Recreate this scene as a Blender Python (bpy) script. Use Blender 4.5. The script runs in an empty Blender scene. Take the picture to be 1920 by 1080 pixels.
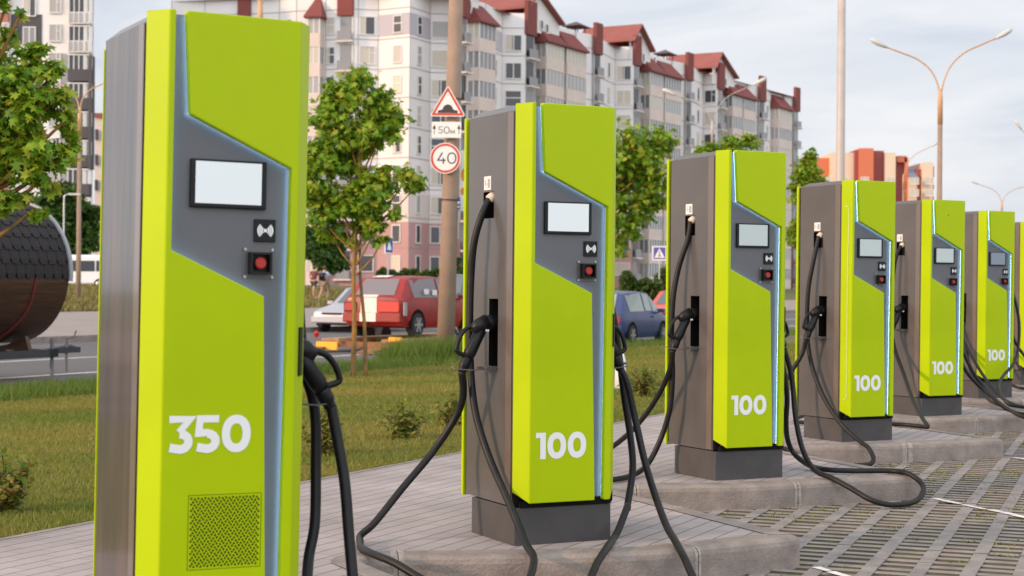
import bpy, bmesh, math, random
import numpy as np
from mathutils import Vector, Matrix

# ---------------------------------------------------------------- camera, sky, sun
sc = bpy.context.scene
COL = sc.collection
R = math.radians
cd = bpy.data.cameras.new('camera'); cam = bpy.data.objects.new('camera', cd); COL.objects.link(cam)
sc.camera = cam
cd.sensor_width = 36.0; cd.lens = 3094.0/1920*36.0; cd.clip_start = 0.1; cd.clip_end = 5000
cam.location = (0, 0, 1.1756)
cam.matrix_world = Matrix.Translation((0, 0, 1.1756)) @ Matrix.Rotation(R(90-0.10), 4, 'X') @ Matrix.Rotation(R(0.458), 4, 'Z')
cd.dof.use_dof = True; cd.dof.focus_distance = 8.8; cd.dof.aperture_fstop = 5.0

SUN_AZ = math.atan2(-0.90, -0.42); SUN_EL = R(15)
world = bpy.data.worlds.new('World'); sc.world = world; world.use_nodes = True
wn, wl = world.node_tree.nodes, world.node_tree.links
wn.clear()
out = wn.new('ShaderNodeOutputWorld'); bg = wn.new('ShaderNodeBackground')
sky = wn.new('ShaderNodeTexSky'); sky.sky_type = 'NISHITA'; sky.sun_disc = False
sky.sun_elevation = SUN_EL; sky.sun_rotation = SUN_AZ % (2*math.pi); sky.air_density = 1.2; sky.dust_density = 2.0
tc = wn.new('ShaderNodeTexCoord'); mp = wn.new('ShaderNodeMapping')
mp.inputs['Scale'].default_value = (2.2, 2.2, 9.0); mp.inputs['Rotation'].default_value = (R(4), R(-7), 0.3)
wl.new(tc.outputs['Generated'], mp.inputs['Vector'])
nz = wn.new('ShaderNodeTexNoise'); nz.inputs['Scale'].default_value = 2.6; nz.inputs['Detail'].default_value = 7; nz.inputs['Roughness'].default_value = 0.55
nz.inputs['Distortion'].default_value = 0.6
wl.new(mp.outputs['Vector'], nz.inputs['Vector'])
cr = wn.new('ShaderNodeValToRGB')
cr.color_ramp.elements[0].position = 0.33; cr.color_ramp.elements[0].color = (0.68, 0.73, 0.83, 1)
cr.color_ramp.elements[1].position = 0.66; cr.color_ramp.elements[1].color = (0.91, 0.915, 0.955, 1)
e = cr.color_ramp.elements.new(0.5); e.color = (0.82, 0.845, 0.91, 1)
wl.new(nz.outputs['Fac'], cr.inputs['Fac'])
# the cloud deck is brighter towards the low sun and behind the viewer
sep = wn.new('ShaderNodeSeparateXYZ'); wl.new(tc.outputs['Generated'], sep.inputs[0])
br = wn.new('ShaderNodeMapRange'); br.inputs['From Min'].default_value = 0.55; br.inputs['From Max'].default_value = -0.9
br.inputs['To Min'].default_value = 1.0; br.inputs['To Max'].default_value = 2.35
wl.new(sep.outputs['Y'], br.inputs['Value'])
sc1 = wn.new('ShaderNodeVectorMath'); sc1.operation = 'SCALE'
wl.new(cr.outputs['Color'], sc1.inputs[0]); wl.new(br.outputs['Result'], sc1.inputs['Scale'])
sc2 = wn.new('ShaderNodeVectorMath'); sc2.operation = 'SCALE'; sc2.inputs['Scale'].default_value = 0.10
wl.new(sky.outputs['Color'], sc2.inputs[0])
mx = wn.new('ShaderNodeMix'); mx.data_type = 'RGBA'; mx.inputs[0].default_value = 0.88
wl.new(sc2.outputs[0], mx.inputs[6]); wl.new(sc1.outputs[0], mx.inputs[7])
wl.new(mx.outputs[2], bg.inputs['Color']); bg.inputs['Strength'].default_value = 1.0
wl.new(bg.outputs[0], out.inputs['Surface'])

sd = bpy.data.lights.new('sun', 'SUN'); sun = bpy.data.objects.new('sun', sd); COL.objects.link(sun)
sd.energy = 2.7; sd.angle = R(3); sd.color = (1.0, 0.64, 0.38)
sdir = Vector((math.sin(SUN_AZ)*math.cos(SUN_EL), math.cos(SUN_AZ)*math.cos(SUN_EL), math.sin(SUN_EL)))
sun.rotation_euler = sdir.to_track_quat('Z', 'Y').to_euler()
sun.location = (-30, -20, 30)
sc.view_settings.view_transform = 'Standard'; sc.view_settings.look = 'None'
sc.view_settings.exposure = 0.1; sc.view_settings.gamma = 1.0
try: sc.cycles.use_denoising = True
except Exception: pass
sc.cycles.max_bounces = 6; sc.cycles.transparent_max_bounces = 8

rnd = random.Random(7)
# ---------------------------------------------------------------- materials
MATS = {}
def mat(name, col, rough=0.6, metal=0.0, var=0.0, vscale=8.0, bump=0.0, bscale=60.0, coat=0.0, col2=None, em=None, ems=0.0, spec=0.5, coords='Object', island=0.0, icol=None, trans=0.0, alpha=1.0, vdet=4.0, mapscale=None):
    if name in MATS: return MATS[name]
    m = bpy.data.materials.new(name); m.use_nodes = True; MATS[name] = m
    nt = m.node_tree; n, l = nt.nodes, nt.links
    b = n['Principled BSDF']
    b.inputs['Base Color'].default_value = (*col, 1); b.inputs['Roughness'].default_value = rough
    b.inputs['Metallic'].default_value = metal; b.inputs['Coat Weight'].default_value = coat; b.inputs['Coat Roughness'].default_value = 0.08
    b.inputs['Specular IOR Level'].default_value = spec; b.inputs['Alpha'].default_value = alpha
    if trans: b.inputs['Transmission Weight'].default_value = trans
    if em: b.inputs['Emission Color'].default_value = (*em, 1); b.inputs['Emission Strength'].default_value = ems
    vec = None
    if var or bump or col2:
        t = n.new('ShaderNodeTexCoord'); vec = t.outputs[coords]
        if mapscale:
            mpn = n.new('ShaderNodeMapping'); mpn.inputs['Scale'].default_value = mapscale; l.new(vec, mpn.inputs['Vector']); vec = mpn.outputs[0]
    src = None
    if var or col2:
        nn = n.new('ShaderNodeTexNoise'); nn.inputs['Scale'].default_value = vscale; nn.inputs['Detail'].default_value = vdet; nn.inputs['Roughness'].default_value = 0.6
        l.new(vec, nn.inputs['Vector'])
        r = n.new('ShaderNodeValToRGB'); r.color_ramp.elements[0].position = 0.3; r.color_ramp.elements[1].position = 0.7
        c2 = col2 or tuple(c*(1-var) for c in col); c1 = col if col2 else tuple(min(1, c*(1+var*0.6)) for c in col)
        r.color_ramp.elements[0].color = (*c2, 1); r.color_ramp.elements[1].color = (*c1, 1)
        l.new(nn.outputs['Fac'], r.inputs['Fac']); src = r.outputs['Color']
        l.new(src, b.inputs['Base Color'])
        rr = n.new('ShaderNodeMapRange'); rr.inputs['To Min'].default_value = max(0.02, rough*0.85); rr.inputs['To Max'].default_value = min(1, rough*1.2)
        l.new(nn.outputs['Fac'], rr.inputs['Value']); l.new(rr.outputs[0], b.inputs['Roughness'])
    if island:
        g = n.new('ShaderNodeNewGeometry'); r2 = n.new('ShaderNodeValToRGB')
        cs = icol; k = len(cs)
        r2.color_ramp.elements[0].position = 0; r2.color_ramp.elements[0].color = (*cs[0], 1)
        r2.color_ramp.elements[1].position = 1; r2.color_ramp.elements[1].color = (*cs[-1], 1)
        for i in range(1, k-1):
            q = r2.color_ramp.elements.new(i/(k-1)); q.color = (*cs[i], 1)
        l.new(g.outputs['Random Per Island'], r2.inputs['Fac'])
        if src is not None:
            mm = n.new('ShaderNodeMix'); mm.data_type = 'RGBA'; mm.inputs[0].default_value = island
            l.new(src, mm.inputs[6]); l.new(r2.outputs[0], mm.inputs[7]); l.new(mm.outputs[2], b.inputs['Base Color']); src = mm.outputs[2]
        else:
            l.new(r2.outputs[0], b.inputs['Base Color']); src = r2.outputs[0]
    if bump:
        bn = n.new('ShaderNodeTexNoise'); bn.inputs['Scale'].default_value = bscale; bn.inputs['Detail'].default_value = 5
        l.new(vec, bn.inputs['Vector']); bb = n.new('ShaderNodeBump'); bb.inputs['Strength'].default_value = bump; bb.inputs['Distance'].default_value = 0.02
        l.new(bn.outputs['Fac'], bb.inputs['Height']); l.new(bb.outputs[0], b.inputs['Normal'])
    return m
def leafmat(name, cols, var=0.0, vs=1.0, c2=None, ms_=None):
    m = mat(name, cols[1], 0.5, island=(0.33 if ms_ else 0.75) if c2 else 1.0, icol=cols, spec=0.35, col2=c2, vscale=vs, mapscale=ms_)
    n, l = m.node_tree.nodes, m.node_tree.links
    b = n['Principled BSDF']; tr = n.new('ShaderNodeBsdfTranslucent'); ms = n.new('ShaderNodeMixShader'); ms.inputs[0].default_value = 0.42
    l.new(b.inputs['Base Color'].links[0].from_socket, tr.inputs['Color'])
    o = n['Material Output']; l.new(b.outputs[0], ms.inputs[1]); l.new(tr.outputs[0], ms.inputs[2]); l.new(ms.outputs[0], o.inputs['Surface'])
    return m

M_GREEN = mat('lime_paint', (0.41, 0.53, 0.0), 0.40, var=0.08, vscale=1.6, coat=0.05, bump=0.02, bscale=25, spec=0.14)
M_GREY = mat('charcoal_paint', (0.095, 0.086, 0.083), 0.33, var=0.18, vscale=2.0, coat=0.35, bump=0.05, bscale=5)
M_TRIM = mat('trim_painted_reflection', (0.15, 0.115, 0.095), 0.25, var=0.1, vscale=2, coat=0.6)  # lighter brown puts the strip's warm reflections into its colour
M_SIDEREFL = mat('charcoal_painted_reflections', (0.095, 0.066, 0.053), 0.24, col2=(0.03, 0.028, 0.028), vscale=1.1, coat=0.4, bump=0.12, bscale=2.5, mapscale=(9, 7, .9))  # vertical brown streaks imitate reflections, put into the base colour
M_BASE = mat('plinth_grey_paint', (0.070, 0.066, 0.065), 0.5, var=0.2, vscale=5, spec=0.3)
M_FACE = mat('recessed_grey_face', (0.115, 0.115, 0.125), 0.4, var=0.06, vscale=4)
M_BLACK = mat('black_plastic', (0.008, 0.008, 0.009), 0.42, var=0.2, vscale=20, spec=0.28)
M_HOLE = mat('dark_recess', (0.012, 0.011, 0.010), 0.9, spec=0.05)
M_RUBBER = mat('black_rubber', (0.012, 0.011, 0.011), 0.46, var=0.4, vscale=14, spec=0.3)
M_METAL = mat('galvanised_metal', (0.5, 0.5, 0.5), 0.35, 0.9, var=0.1)
M_WHITE = mat('white_print', (0.80, 0.79, 0.77), 0.5)
M_STICK = mat('sticker_paper', (0.75, 0.74, 0.72), 0.6)
M_INK = mat('dark_ink', (0.12, 0.11, 0.11), 0.6)
M_BEIGE = mat('beige_gland_plastic', (0.62, 0.52, 0.42), 0.5)
M_RED = mat('red_button', (0.38, 0.02, 0.012), 0.4)
M_LEDA = mat('led_strip_bright', (0.7, 0.85, 1.0), 0.5, em=(0.42, 0.68, 1.0), ems=7.5)
M_LEDB = mat('led_strip_dim', (0.5, 0.7, 1.0), 0.5, em=(0.22, 0.5, 1.0), ems=2.2)
M_SCR = mat('lit_display', (0.05, 0.05, 0.05), 0.15, em=(0.86, 0.93, 0.97), ems=0.72)
M_SCR2 = mat('dim_display', (0.05, 0.05, 0.05), 0.1, em=(0.78, 0.90, 0.90), ems=0.48)
M_OFF = mat('unlit_display', (0.16, 0.2, 0.25), 0.05, spec=0.9)
M_CONC = mat('kerb_concrete', (0.27, 0.225, 0.195), 0.9, var=0.32, vscale=7, bump=0.35, bscale=70, vdet=8)
M_MORTAR = mat('kerb_mortar', (0.36, 0.31, 0.265), 0.95, var=0.35, vscale=30, bump=0.4)
M_CRACK = mat('kerb_joint', (0.06, 0.05, 0.045), 0.95)
M_GRID = mat('grid_paver_concrete', (0.265, 0.235, 0.215), 0.9, var=0.35, vscale=6, bump=0.3, bscale=90, vdet=8)
M_SOIL = mat('slot_soil', (0.10, 0.10, 0.028), 1.0, col2=(0.065, 0.050, 0.025), vscale=12, bump=0.6, bscale=40)
M_PAINTW = mat('worn_white_line', (0.72, 0.70, 0.67), 0.8, var=0.2, vscale=12)
M_ASPH = mat('asphalt', (0.115, 0.108, 0.105), 0.85, var=0.18, vscale=0.7, bump=0.2, bscale=80, vdet=8)
M_WALK = mat('pavement_brown', (0.30, 0.25, 0.22), 0.9, var=0.12, vscale=1.0)
M_PCONC = mat('pole_concrete', (0.31, 0.215, 0.155), 0.9, var=0.16, vscale=2.5, bump=0.2, bscale=30)
M_STEEL = mat('painted_steel_pole', (0.46, 0.40, 0.36), 0.5, 0.1, var=0.12, vscale=2)
M_ARM = mat('lamp_arm_paint', (0.58, 0.33, 0.17), 0.5, 0.1, var=0.1)
M_LAMPW = mat('lamp_head', (0.55, 0.54, 0.5), 0.4)
M_TYRE = mat('tyre', (0.02, 0.02, 0.02), 0.8)
M_RIM = mat('wheel_rim', (0.42, 0.42, 0.43), 0.3, 0.8)
M_GLASS = mat('car_glass', (0.10, 0.12, 0.13), 0.08, spec=0.8)

# ---------------------------------------------------------------- mesh helper
class MB:
    def __init__(s): s.v = []; s.f = []; s.m = []
    def add(s, vs, fs, mi=0):
        o = len(s.v); s.v += [tuple(p) for p in vs]; s.f += [tuple(o+i for i in f) for f in fs]; s.m += [mi]*len(fs)
    def box(s, x0, x1, y0, y1, z0, z1, mi=0):
        s.add([(x0,y0,z0),(x1,y0,z0),(x1,y1,z0),(x0,y1,z0),(x0,y0,z1),(x1,y0,z1),(x1,y1,z1),(x0,y1,z1)],
              [(0,3,2,1),(4,5,6,7),(0,1,5,4),(1,2,6,5),(2,3,7,6),(3,0,4,7)], mi)
    def obox(s, c, u, hu, v, hv, w, hw, mi=0):
        c, u, v, w = Vector(c), Vector(u)*hu, Vector(v)*hv, Vector(w)*hw
        P = [c+a*u+b*v+d*w for d in (-1,1) for a, b in ((-1,-1),(1,-1),(1,1),(-1,1))]
        s.add(P, [(0,3,2,1),(4,5,6,7),(0,1,5,4),(1,2,6,5),(2,3,7,6),(3,0,4,7)], mi)
    def prism(s, poly, fn, t0, t1, mi=0):      # poly of 2d points, fn(a,b,t)->3d
        n = len(poly)
        s.add([fn(a,b,t0) for a,b in poly]+[fn(a,b,t1) for a,b in poly],
              [tuple(range(n))[::-1], tuple(range(n,2*n))]+[(i,(i+1)%n,n+(i+1)%n,n+i) for i in range(n)], mi)
    def tube(s, pts, r, n=10, mi=0, cap=True):
        pts = [Vector(p) for p in pts]; rs = r if isinstance(r, (list, tuple)) else [r]*len(pts)
        up = None; rings = []
        for i, p in enumerate(pts):
            t = (pts[min(i+1, len(pts)-1)]-pts[max(i-1, 0)])
            if t.length < 1e-9: t = Vector((0,0,1))
            t.normalize()
            if up is None: up = Vector((0,0,1)) if abs(t.z) < 0.9 else Vector((1,0,0))
            a = up-t*up.dot(t)
            if a.length < 1e-4: a = t.orthogonal()
            a.normalize(); up = a; b = t.cross(a)
            rings.append([p+(a*math.cos(2*math.pi*k/n)+b*math.sin(2*math.pi*k/n))*rs[i] for k in range(n)])
        vs = [q for ring in rings for q in ring]; fs = []
        for i in range(len(pts)-1):
            for k in range(n):
                fs.append((i*n+k, i*n+(k+1)%n, (i+1)*n+(k+1)%n, (i+1)*n+k))
        if cap: fs += [tuple(range(n))[::-1], tuple(range((len(pts)-1)*n, len(pts)*n))]
        s.add(vs, fs, mi)
    def ribbon(s, pts, w, fn, mi=0, closed=False):   # flat stroke in 2d mapped by fn
        P = [Vector(p) for p in pts]; n = len(P); L = []; Rr = []
        for i in range(n):
            a = P[i]-P[i-1] if (i > 0 or closed) else P[1]-P[0]
            b = P[(i+1)%n]-P[i] if (i < n-1 or closed) else a
            if a.length < 1e-9: a = b
            a = a.normalized(); b = b.normalized(); na = Vector((-a.y, a.x)); nb = Vector((-b.y, b.x)); m = na+nb
            if m.length < 1e-3: m = na
            m.normalize(); k = w/2/max(0.5, m.dot(na))
            L.append(P[i]+m*k); Rr.append(P[i]-m*k)
        vs = [fn(q.x, q.y) for q in L]+[fn(q.x, q.y) for q in Rr]
        s.add(vs, [(i, (i+1)%n, n+(i+1)%n, n+i) for i in range(n if closed else n-1)], mi)
    def build(s, name, mats, parent=None, smooth=False, bevel=0):
        me = bpy.data.meshes.new(name); me.from_pydata(s.v, [], s.f)
        ml = mats if isinstance(mats, (list, tuple)) else [mats]
        for m in ml: me.materials.append(m)
        if len(ml) > 1: me.polygons.foreach_set('material_index', s.m)
        bm = bmesh.new(); bm.from_mesh(me); bmesh.ops.recalc_face_normals(bm, faces=bm.faces); bm.to_mesh(me); bm.free()
        if smooth: me.polygons.foreach_set('use_smooth', [True]*len(me.polygons))
        me.update()
        o = bpy.data.objects.new(name, me); COL.objects.link(o)
        if parent: o.parent = parent
        if bevel:
            b = o.modifiers.new('bevel', 'BEVEL'); b.width = bevel; b.segments = 2; b.limit_method = 'ANGLE'; b.angle_limit = R(25)
        return o
def rawmesh(name, V, F3, mats, parent=None, nper=3):
    V = np.asarray(V, dtype=np.float32).reshape(-1, 3); F = np.asarray(F3, dtype=np.int32).reshape(-1)
    me = bpy.data.meshes.new(name); me.vertices.add(len(V)); me.vertices.foreach_set('co', V.ravel())
    me.loops.add(len(F)); me.loops.foreach_set('vertex_index', F); k = len(F)//nper
    me.polygons.add(k); me.polygons.foreach_set('loop_start', np.arange(0, len(F), nper, dtype=np.int32))
    me.polygons.foreach_set('loop_total', np.full(k, nper, dtype=np.int32)); me.materials.append(mats); me.update(calc_edges=True)
    o = bpy.data.objects.new(name, me); COL.objects.link(o)
    if parent: o.parent = parent
    return o
def tag(o, label=None, cat=None, group=None, kind=None):
    if label: o['label'] = label
    if cat: o['category'] = cat
    if group: o['group'] = group
    if kind: o['kind'] = kind
    return o
def thing(name, loc, rz, label, cat, group=None):
    o = bpy.data.objects.new(name, None); COL.objects.link(o); o.empty_display_size = 0.2
    o.location = loc; o.rotation_euler = (0, 0, rz)
    return tag(o, label, cat, group)
def dup(o, loc=None, rz=None, label=None):
    c = o.copy(); COL.objects.link(c)
    if label: c['label'] = label
    if loc is not None: c.location = loc
    if rz is not None: c.rotation_euler = (0, 0, rz)
    for ch in list(o.children):
        k = ch.copy(); COL.objects.link(k); k.parent = c
        for g in ch.children:
            d = g.copy(); COL.objects.link(d); d.parent = k
    return c
def crv(pts, sub=6):      # Catmull-Rom
    P = [Vector(p) for p in pts]; o = []
    for i in range(len(P)-1):
        a, b, c, d = P[max(i-1, 0)], P[i], P[i+1], P[min(i+2, len(P)-1)]
        for k in range(sub):
            t = k/sub; o.append(0.5*((2*b)+(c-a)*t+(2*a-5*b+4*c-d)*t*t+(3*b-a-3*c+d)*t**3))
    return o+[P[-1]]
def X_(px, Y): return (px-960)/3094*Y

# ---------------------------------------------------------------- terrain and setting
RD = Vector((0.436, 0.900)); ND = Vector((-0.900, 0.436))       # along the street, away from the street
def rn(r, n): return (RD.x*r+ND.x*n, RD.y*r+ND.y*n)
NPROF = [(-400, -0.26), (5.30, -0.26), (5.36, -0.01), (6.5, -0.02), (9, -0.09), (12, -0.22), (14.5, -0.31), (16.1, -0.34), (16.3, -0.42), (28.3, -0.42), (28.6, -0.34), (38.5, 0.12), (46, 0.35), (60, 0.8), (75, 1.0), (120, 1.05), (400, 1.0), (2500, 0.5)]
def gz(x, y):
    n = ND.x*x+ND.y*y
    for (a, za), (b, zb) in zip(NPROF, NPROF[1:]):
        if n <= b: return za+(zb-za)*max(0, (n-a)/(b-a))
    return NPROF[-1][1]
mb = MB()
rs = [-300, -60, 0, 10, 20, 30, 40, 60, 90, 140, 250, 600, 2500]
vs = [(*rn(r, n), z) for n, z in NPROF for r in rs]; k = len(rs)
mb.add(vs, [(i*k+j, i*k+j+1, (i+1)*k+j+1, (i+1)*k+j) for i in range(len(NPROF)-1) for j in range(k-1)])
M_GRD = mat('turf_ground', (0.125, 0.125, 0.033), 1.0, col2=(0.085, 0.095, 0.025), vscale=0.35, bump=0.4, bscale=12, vdet=9)
tag(mb.build('ground', M_GRD), kind='structure')
mb = MB(); k2 = len(rs)
def strip(n0, n1, z0, z1, name, m):
    b = MB(); v = [(*rn(r, n), z) for n, z in ((n0, z0), (n1, z1)) for r in rs]
    b.add(v, [(j, j+1, k2+j+1, k2+j) for j in range(k2-1)]); return tag(b.build(name, m), kind='structure')
strip(16.3, 28.3, -0.35, -0.35, 'road', M_ASPH)
strip(28.62, 38.5, -0.322, 0.135, 'pavement', M_WALK)
b = MB()
for n0, n1 in ((16.18, 16.32), (28.3, 28.5)):
    b.add([(*rn(r, n), z) for n, z in ((n0, -0.42), (n0, -0.20 if n0 > 20 else -0.30), (n1, -0.20 if n0 > 20 else -0.30), (n1, -0.42)) for r in (-60, 250)], [(0,1,3,2),(2,3,5,4),(4,5,7,6)])
tag(b.build('road_kerb', M_CONC), kind='structure')
b = MB()
for n0 in (18.45, 22.2):
    b.add([(*rn(-40, n0-0.07), -0.346), (*rn(200, n0-0.07), -0.346), (*rn(200, n0+0.07), -0.346), (*rn(-40, n0+0.07), -0.346)], [(0,1,2,3)])
tag(b.build('road_marking', M_PAINTW), kind='structure')

# brick pavement: one sheet in its own street-aligned frame
ROT = math.atan2(RD.y, RD.x)
def pave_mat():
    m = bpy.data.materials.new('brick_pavers'); m.use_nodes = True; n, l = m.node_tree.nodes, m.node_tree.links; bs = n['Principled BSDF']
    t = n.new('ShaderNodeTexCoord'); bk = n.new('ShaderNodeTexBrick'); l.new(t.outputs['Object'], bk.inputs['Vector'])
    bk.inputs['Scale'].default_value = 1; bk.inputs['Brick Width'].default_value = 0.2; bk.inputs['Row Height'].default_value = 0.1; bk.inputs['Mortar Size'].default_value = 0.0035
    bk.inputs['Mortar Smooth'].default_value = 0.5; bk.inputs['Bias'].default_value = -0.2
    bk.inputs['Color1'].default_value = (0.40, 0.345, 0.325, 1); bk.inputs['Color2'].default_value = (0.345, 0.30, 0.285, 1); bk.inputs['Mortar'].default_value = (0.27, 0.225, 0.205, 1)
    b2 = n.new('ShaderNodeTexBrick'); l.new(t.outputs['Object'], b2.inputs['Vector']); b2.inputs['Scale'].default_value = 1; b2.inputs['Brick Width'].default_value = 90; b2.inputs['Row Height'].default_value = 0.1; b2.inputs['Mortar Size'].default_value = 0.0045; b2.inputs['Mortar Smooth'].default_value = 0.4
    b2.inputs['Color1'].default_value = (1, 1, 1, 1); b2.inputs['Color2'].default_value = (.93, .93, .93, 1); b2.inputs['Mortar'].default_value = (0.42, 0.38, 0.36, 1)
    nn = n.new('ShaderNodeTexNoise'); nn.inputs['Scale'].default_value = 1.4; nn.inputs['Detail'].default_value = 8; l.new(t.outputs['Object'], nn.inputs['Vector'])
    mr = n.new('ShaderNodeMapRange'); mr.inputs['From Min'].default_value = 0.25; mr.inputs['From Max'].default_value = 0.75; mr.inputs['To Min'].default_value = 0.72; mr.inputs['To Max'].default_value = 1.12; l.new(nn.outputs[0], mr.inputs[0])
    v = n.new('ShaderNodeVectorMath'); v.operation = 'SCALE'; mu = n.new('ShaderNodeVectorMath'); mu.operation = 'MULTIPLY'; l.new(bk.outputs['Color'], mu.inputs[0]); l.new(b2.outputs['Color'], mu.inputs[1]); l.new(mu.outputs[0], v.inputs[0]); l.new(mr.outputs[0], v.inputs['Scale']); l.new(v.outputs[0], bs.inputs['Base Color'])
    bp = n.new('ShaderNodeBump'); bp.inputs['Strength'].default_value = 0.5; bp.inputs['Distance'].default_value = 0.006; bp.invert = True
    l.new(bk.outputs['Fac'], bp.inputs['Height']); l.new(bp.outputs[0], bs.inputs['Normal']); bs.inputs['Roughness'].default_value = 0.85
    return m
M_PAVE = pave_mat()
# station positions and yaws
ST = [(-0.8716, 5.0366, 27.7, -0.007, 0.0134), (0.2716, 7.5081, 26.17, -0.0014, 0.0014), (1.4914, 10.0719, 26.76, 0.0048, 0.0008),
      (2.7655, 12.6395, 27.98, -0.0036, 0.0024), (4.0169, 15.2412, 28.7, -0.0066, 0.0037), (5.2465, 17.7455, 29.26, 0.0137, 0.0025), (6.49, 20.32, 29.0, 0.005, 0.002)]
# sawtooth outline (street-side kerb) world 2d
def arc(p, q, t, rad, n=8):
    p, q, t = Vector(p), Vector(q), Vector(t); a = (p-q).normalized()*rad; c = (t-q).normalized()*rad
    return [((1-u)**2)*(q+a)+2*u*(1-u)*q+u*u*(q+c) for u in [i/(n-1) for i in range(n)]]
saw = []
PTS = []
pos = [(-2.1, 2.5)]+[(a[0], a[1]) for a in ST]+[(7.7, 22.9), (8.95, 25.5)]
for i, (x, y) in enumerate(pos):
    PTS += [(x-0.93, y-0.43, 0.16), (x+(0.31 if i == 2 else -0.05), y-(0.27 if i == 2 else 0.30), 0.3), (x+1.13, y+0.28, 0.10)]
for i in range(1, len(PTS)-1):
    saw += arc(PTS[i-1][:2], PTS[i][:2], PTS[i+1][:2], PTS[i][2])
def offs(poly, d):      # offset to the left of travel = into the pavement
    o = []
    for i, p in enumerate(poly):
        a = (poly[i]-poly[i-1]) if i else poly[1]-poly[0]; b2 = (poly[i+1]-poly[i]) if i < len(poly)-1 else a
        a = a.normalized(); b2 = b2.normalized(); na = Vector((-a.y, a.x)); nb = Vector((-b2.y, b2.x)); m = (na+nb).normalized()
        o.append(p+m*d/max(0.6, m.dot(na)))
    return o
def sweep(poly, prof, name, m, par=None, i0=0, i1=None, extra=0.0):
    i1 = i1 or len(poly); rows = [offs(poly, d-extra) for d, z in prof]; b = MB(); n = i1-i0
    b.add([(rows[j][i].x, rows[j][i].y, prof[j][1]+extra) for j in range(len(prof)) for i in range(i0, i1)],
          [(j*n+i, j*n+i+1, (j+1)*n+i+1, (j+1)*n+i) for j in range(len(prof)-1) for i in range(n-1)])
    return b.build(name, m, par, smooth=False)
KP = [(0.0, -0.30), (0.001, -0.034), (0.007, -0.014), (0.020, -0.003), (0.036, 0.002), (0.15, 0.004)]
k_ = sweep(saw, KP, 'kerb', M_CONC); tag(k_, kind='structure')
# kerb joints
b = MB(); bmn = MB()
def densify(poly, step=0.25):
    o = []
    for p, q in zip(poly, poly[1:]):
        n = max(1, int((q-p).length/step)); o += [p+(q-p)*(i/n) for i in range(n)]
    return o+[poly[-1]]
cum = 0
for i, (p, q) in enumerate(zip(saw, saw[1:])):
    L = (q-p).length
    if L < 0.3: continue
    t = (q-p).normalized(); nn_ = Vector((-t.y, t.x))
    js = [0.02]+([L*0.6+rnd.uniform(-.1, .1)] if L > 1.3 else [])
    for s_ in js:
        for (mbk, hw, ex) in ((bmn, rnd.uniform(0.015, 0.05), 0.0012), (b, 0.002, 0.0022)):
            vs = []
            for sgn in (-1, 1):
                c = p+t*(s_+sgn*hw)
                for d, z in KP: 
                    cc = c+nn_*(d-ex); vs.append((cc.x, cc.y, z+ex))
            mbk.add(vs, [(j, j+1, 7+j, 6+j) for j in range(5)])
tag(bmn.build('kerb_mortar', M_MORTAR), kind='structure'); tag(b.build('kerb_joint', M_CRACK), kind='structure')
inner = [p for q_ in [offs([Vector(p[:2]) for p in PTS], 0.06)] for p in q_]
inv = Matrix.Rotation(-ROT, 2); pb_ = MB(); row = []
for p in [Vector((*rn(-6, 3.6),))]+inner+[Vector(rn(45, 2.2))]:
    r_ = RD.dot(Vector(p)); q = Vector(rn(r_, 5.34)); a = inv @ Vector(p); c = inv @ q; row.append(((a.x, a.y, 0), (c.x, c.y, 0)))
pb_.add([v for rw in row for v in rw], [(2*i, 2*i+2, 2*i+3, 2*i+1) for i in range(len(row)-1)])
me = pb_.build('paved_walk', M_PAVE); bpy.data.objects.remove(me); me = [m for m in bpy.data.meshes if m.name == 'paved_walk'][0]
pv = bpy.data.objects.new('paved_walk', me); COL.objects.link(pv); pv.rotation_euler = (0, 0, ROT); tag(pv, kind='structure')
b = MB()   # edging strip beside the grass
b.box(-20, 45, 5.33, 5.37, -0.2, 0.004)
e_ = b.build('edging_strip', M_CONC); e_.rotation_euler = (0, 0, ROT); tag(e_, kind='structure')

# parking grid pavers
GA = R(20.7); g1 = Vector((math.sin(GA), math.cos(GA))); g2 = Vector((math.cos(GA), -math.sin(GA)))
b = MB(); b.add([(*rn(r, n), -0.1485) for r, n in ((-8, 5.0), (-8, -40), (70, -40), (70, 5.0))], [(0,1,2,3)])
tag(b.build('parking_soil', M_SOIL), kind='structure')
PA, PB = 0.130, 0.224
V = []; F = []; V_S = []; F_S = []
def gq(pts, side=False):
    A_, B__ = (V_S, F_S) if side else (V, F)
    o = len(A_); A_.extend(pts); B__.extend([o, o+1, o+2, o+3])
def gp(a, bb, z): q = g1*a+g2*bb; return (q.x, q.y, z)
def ismooth(a, bb):   # skip cells buried well inside the raised walk
    q = g1*a+g2*bb; n = ND.x*q.x+ND.y*q.y; return n > 3.6
a0, a1, b0, b1 = 5.0, 30.0, -5.0, 11.0
nb = int((b1-b0)/PB); na = int((a1-a0)/PA)
gr = random.Random(3)
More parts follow.
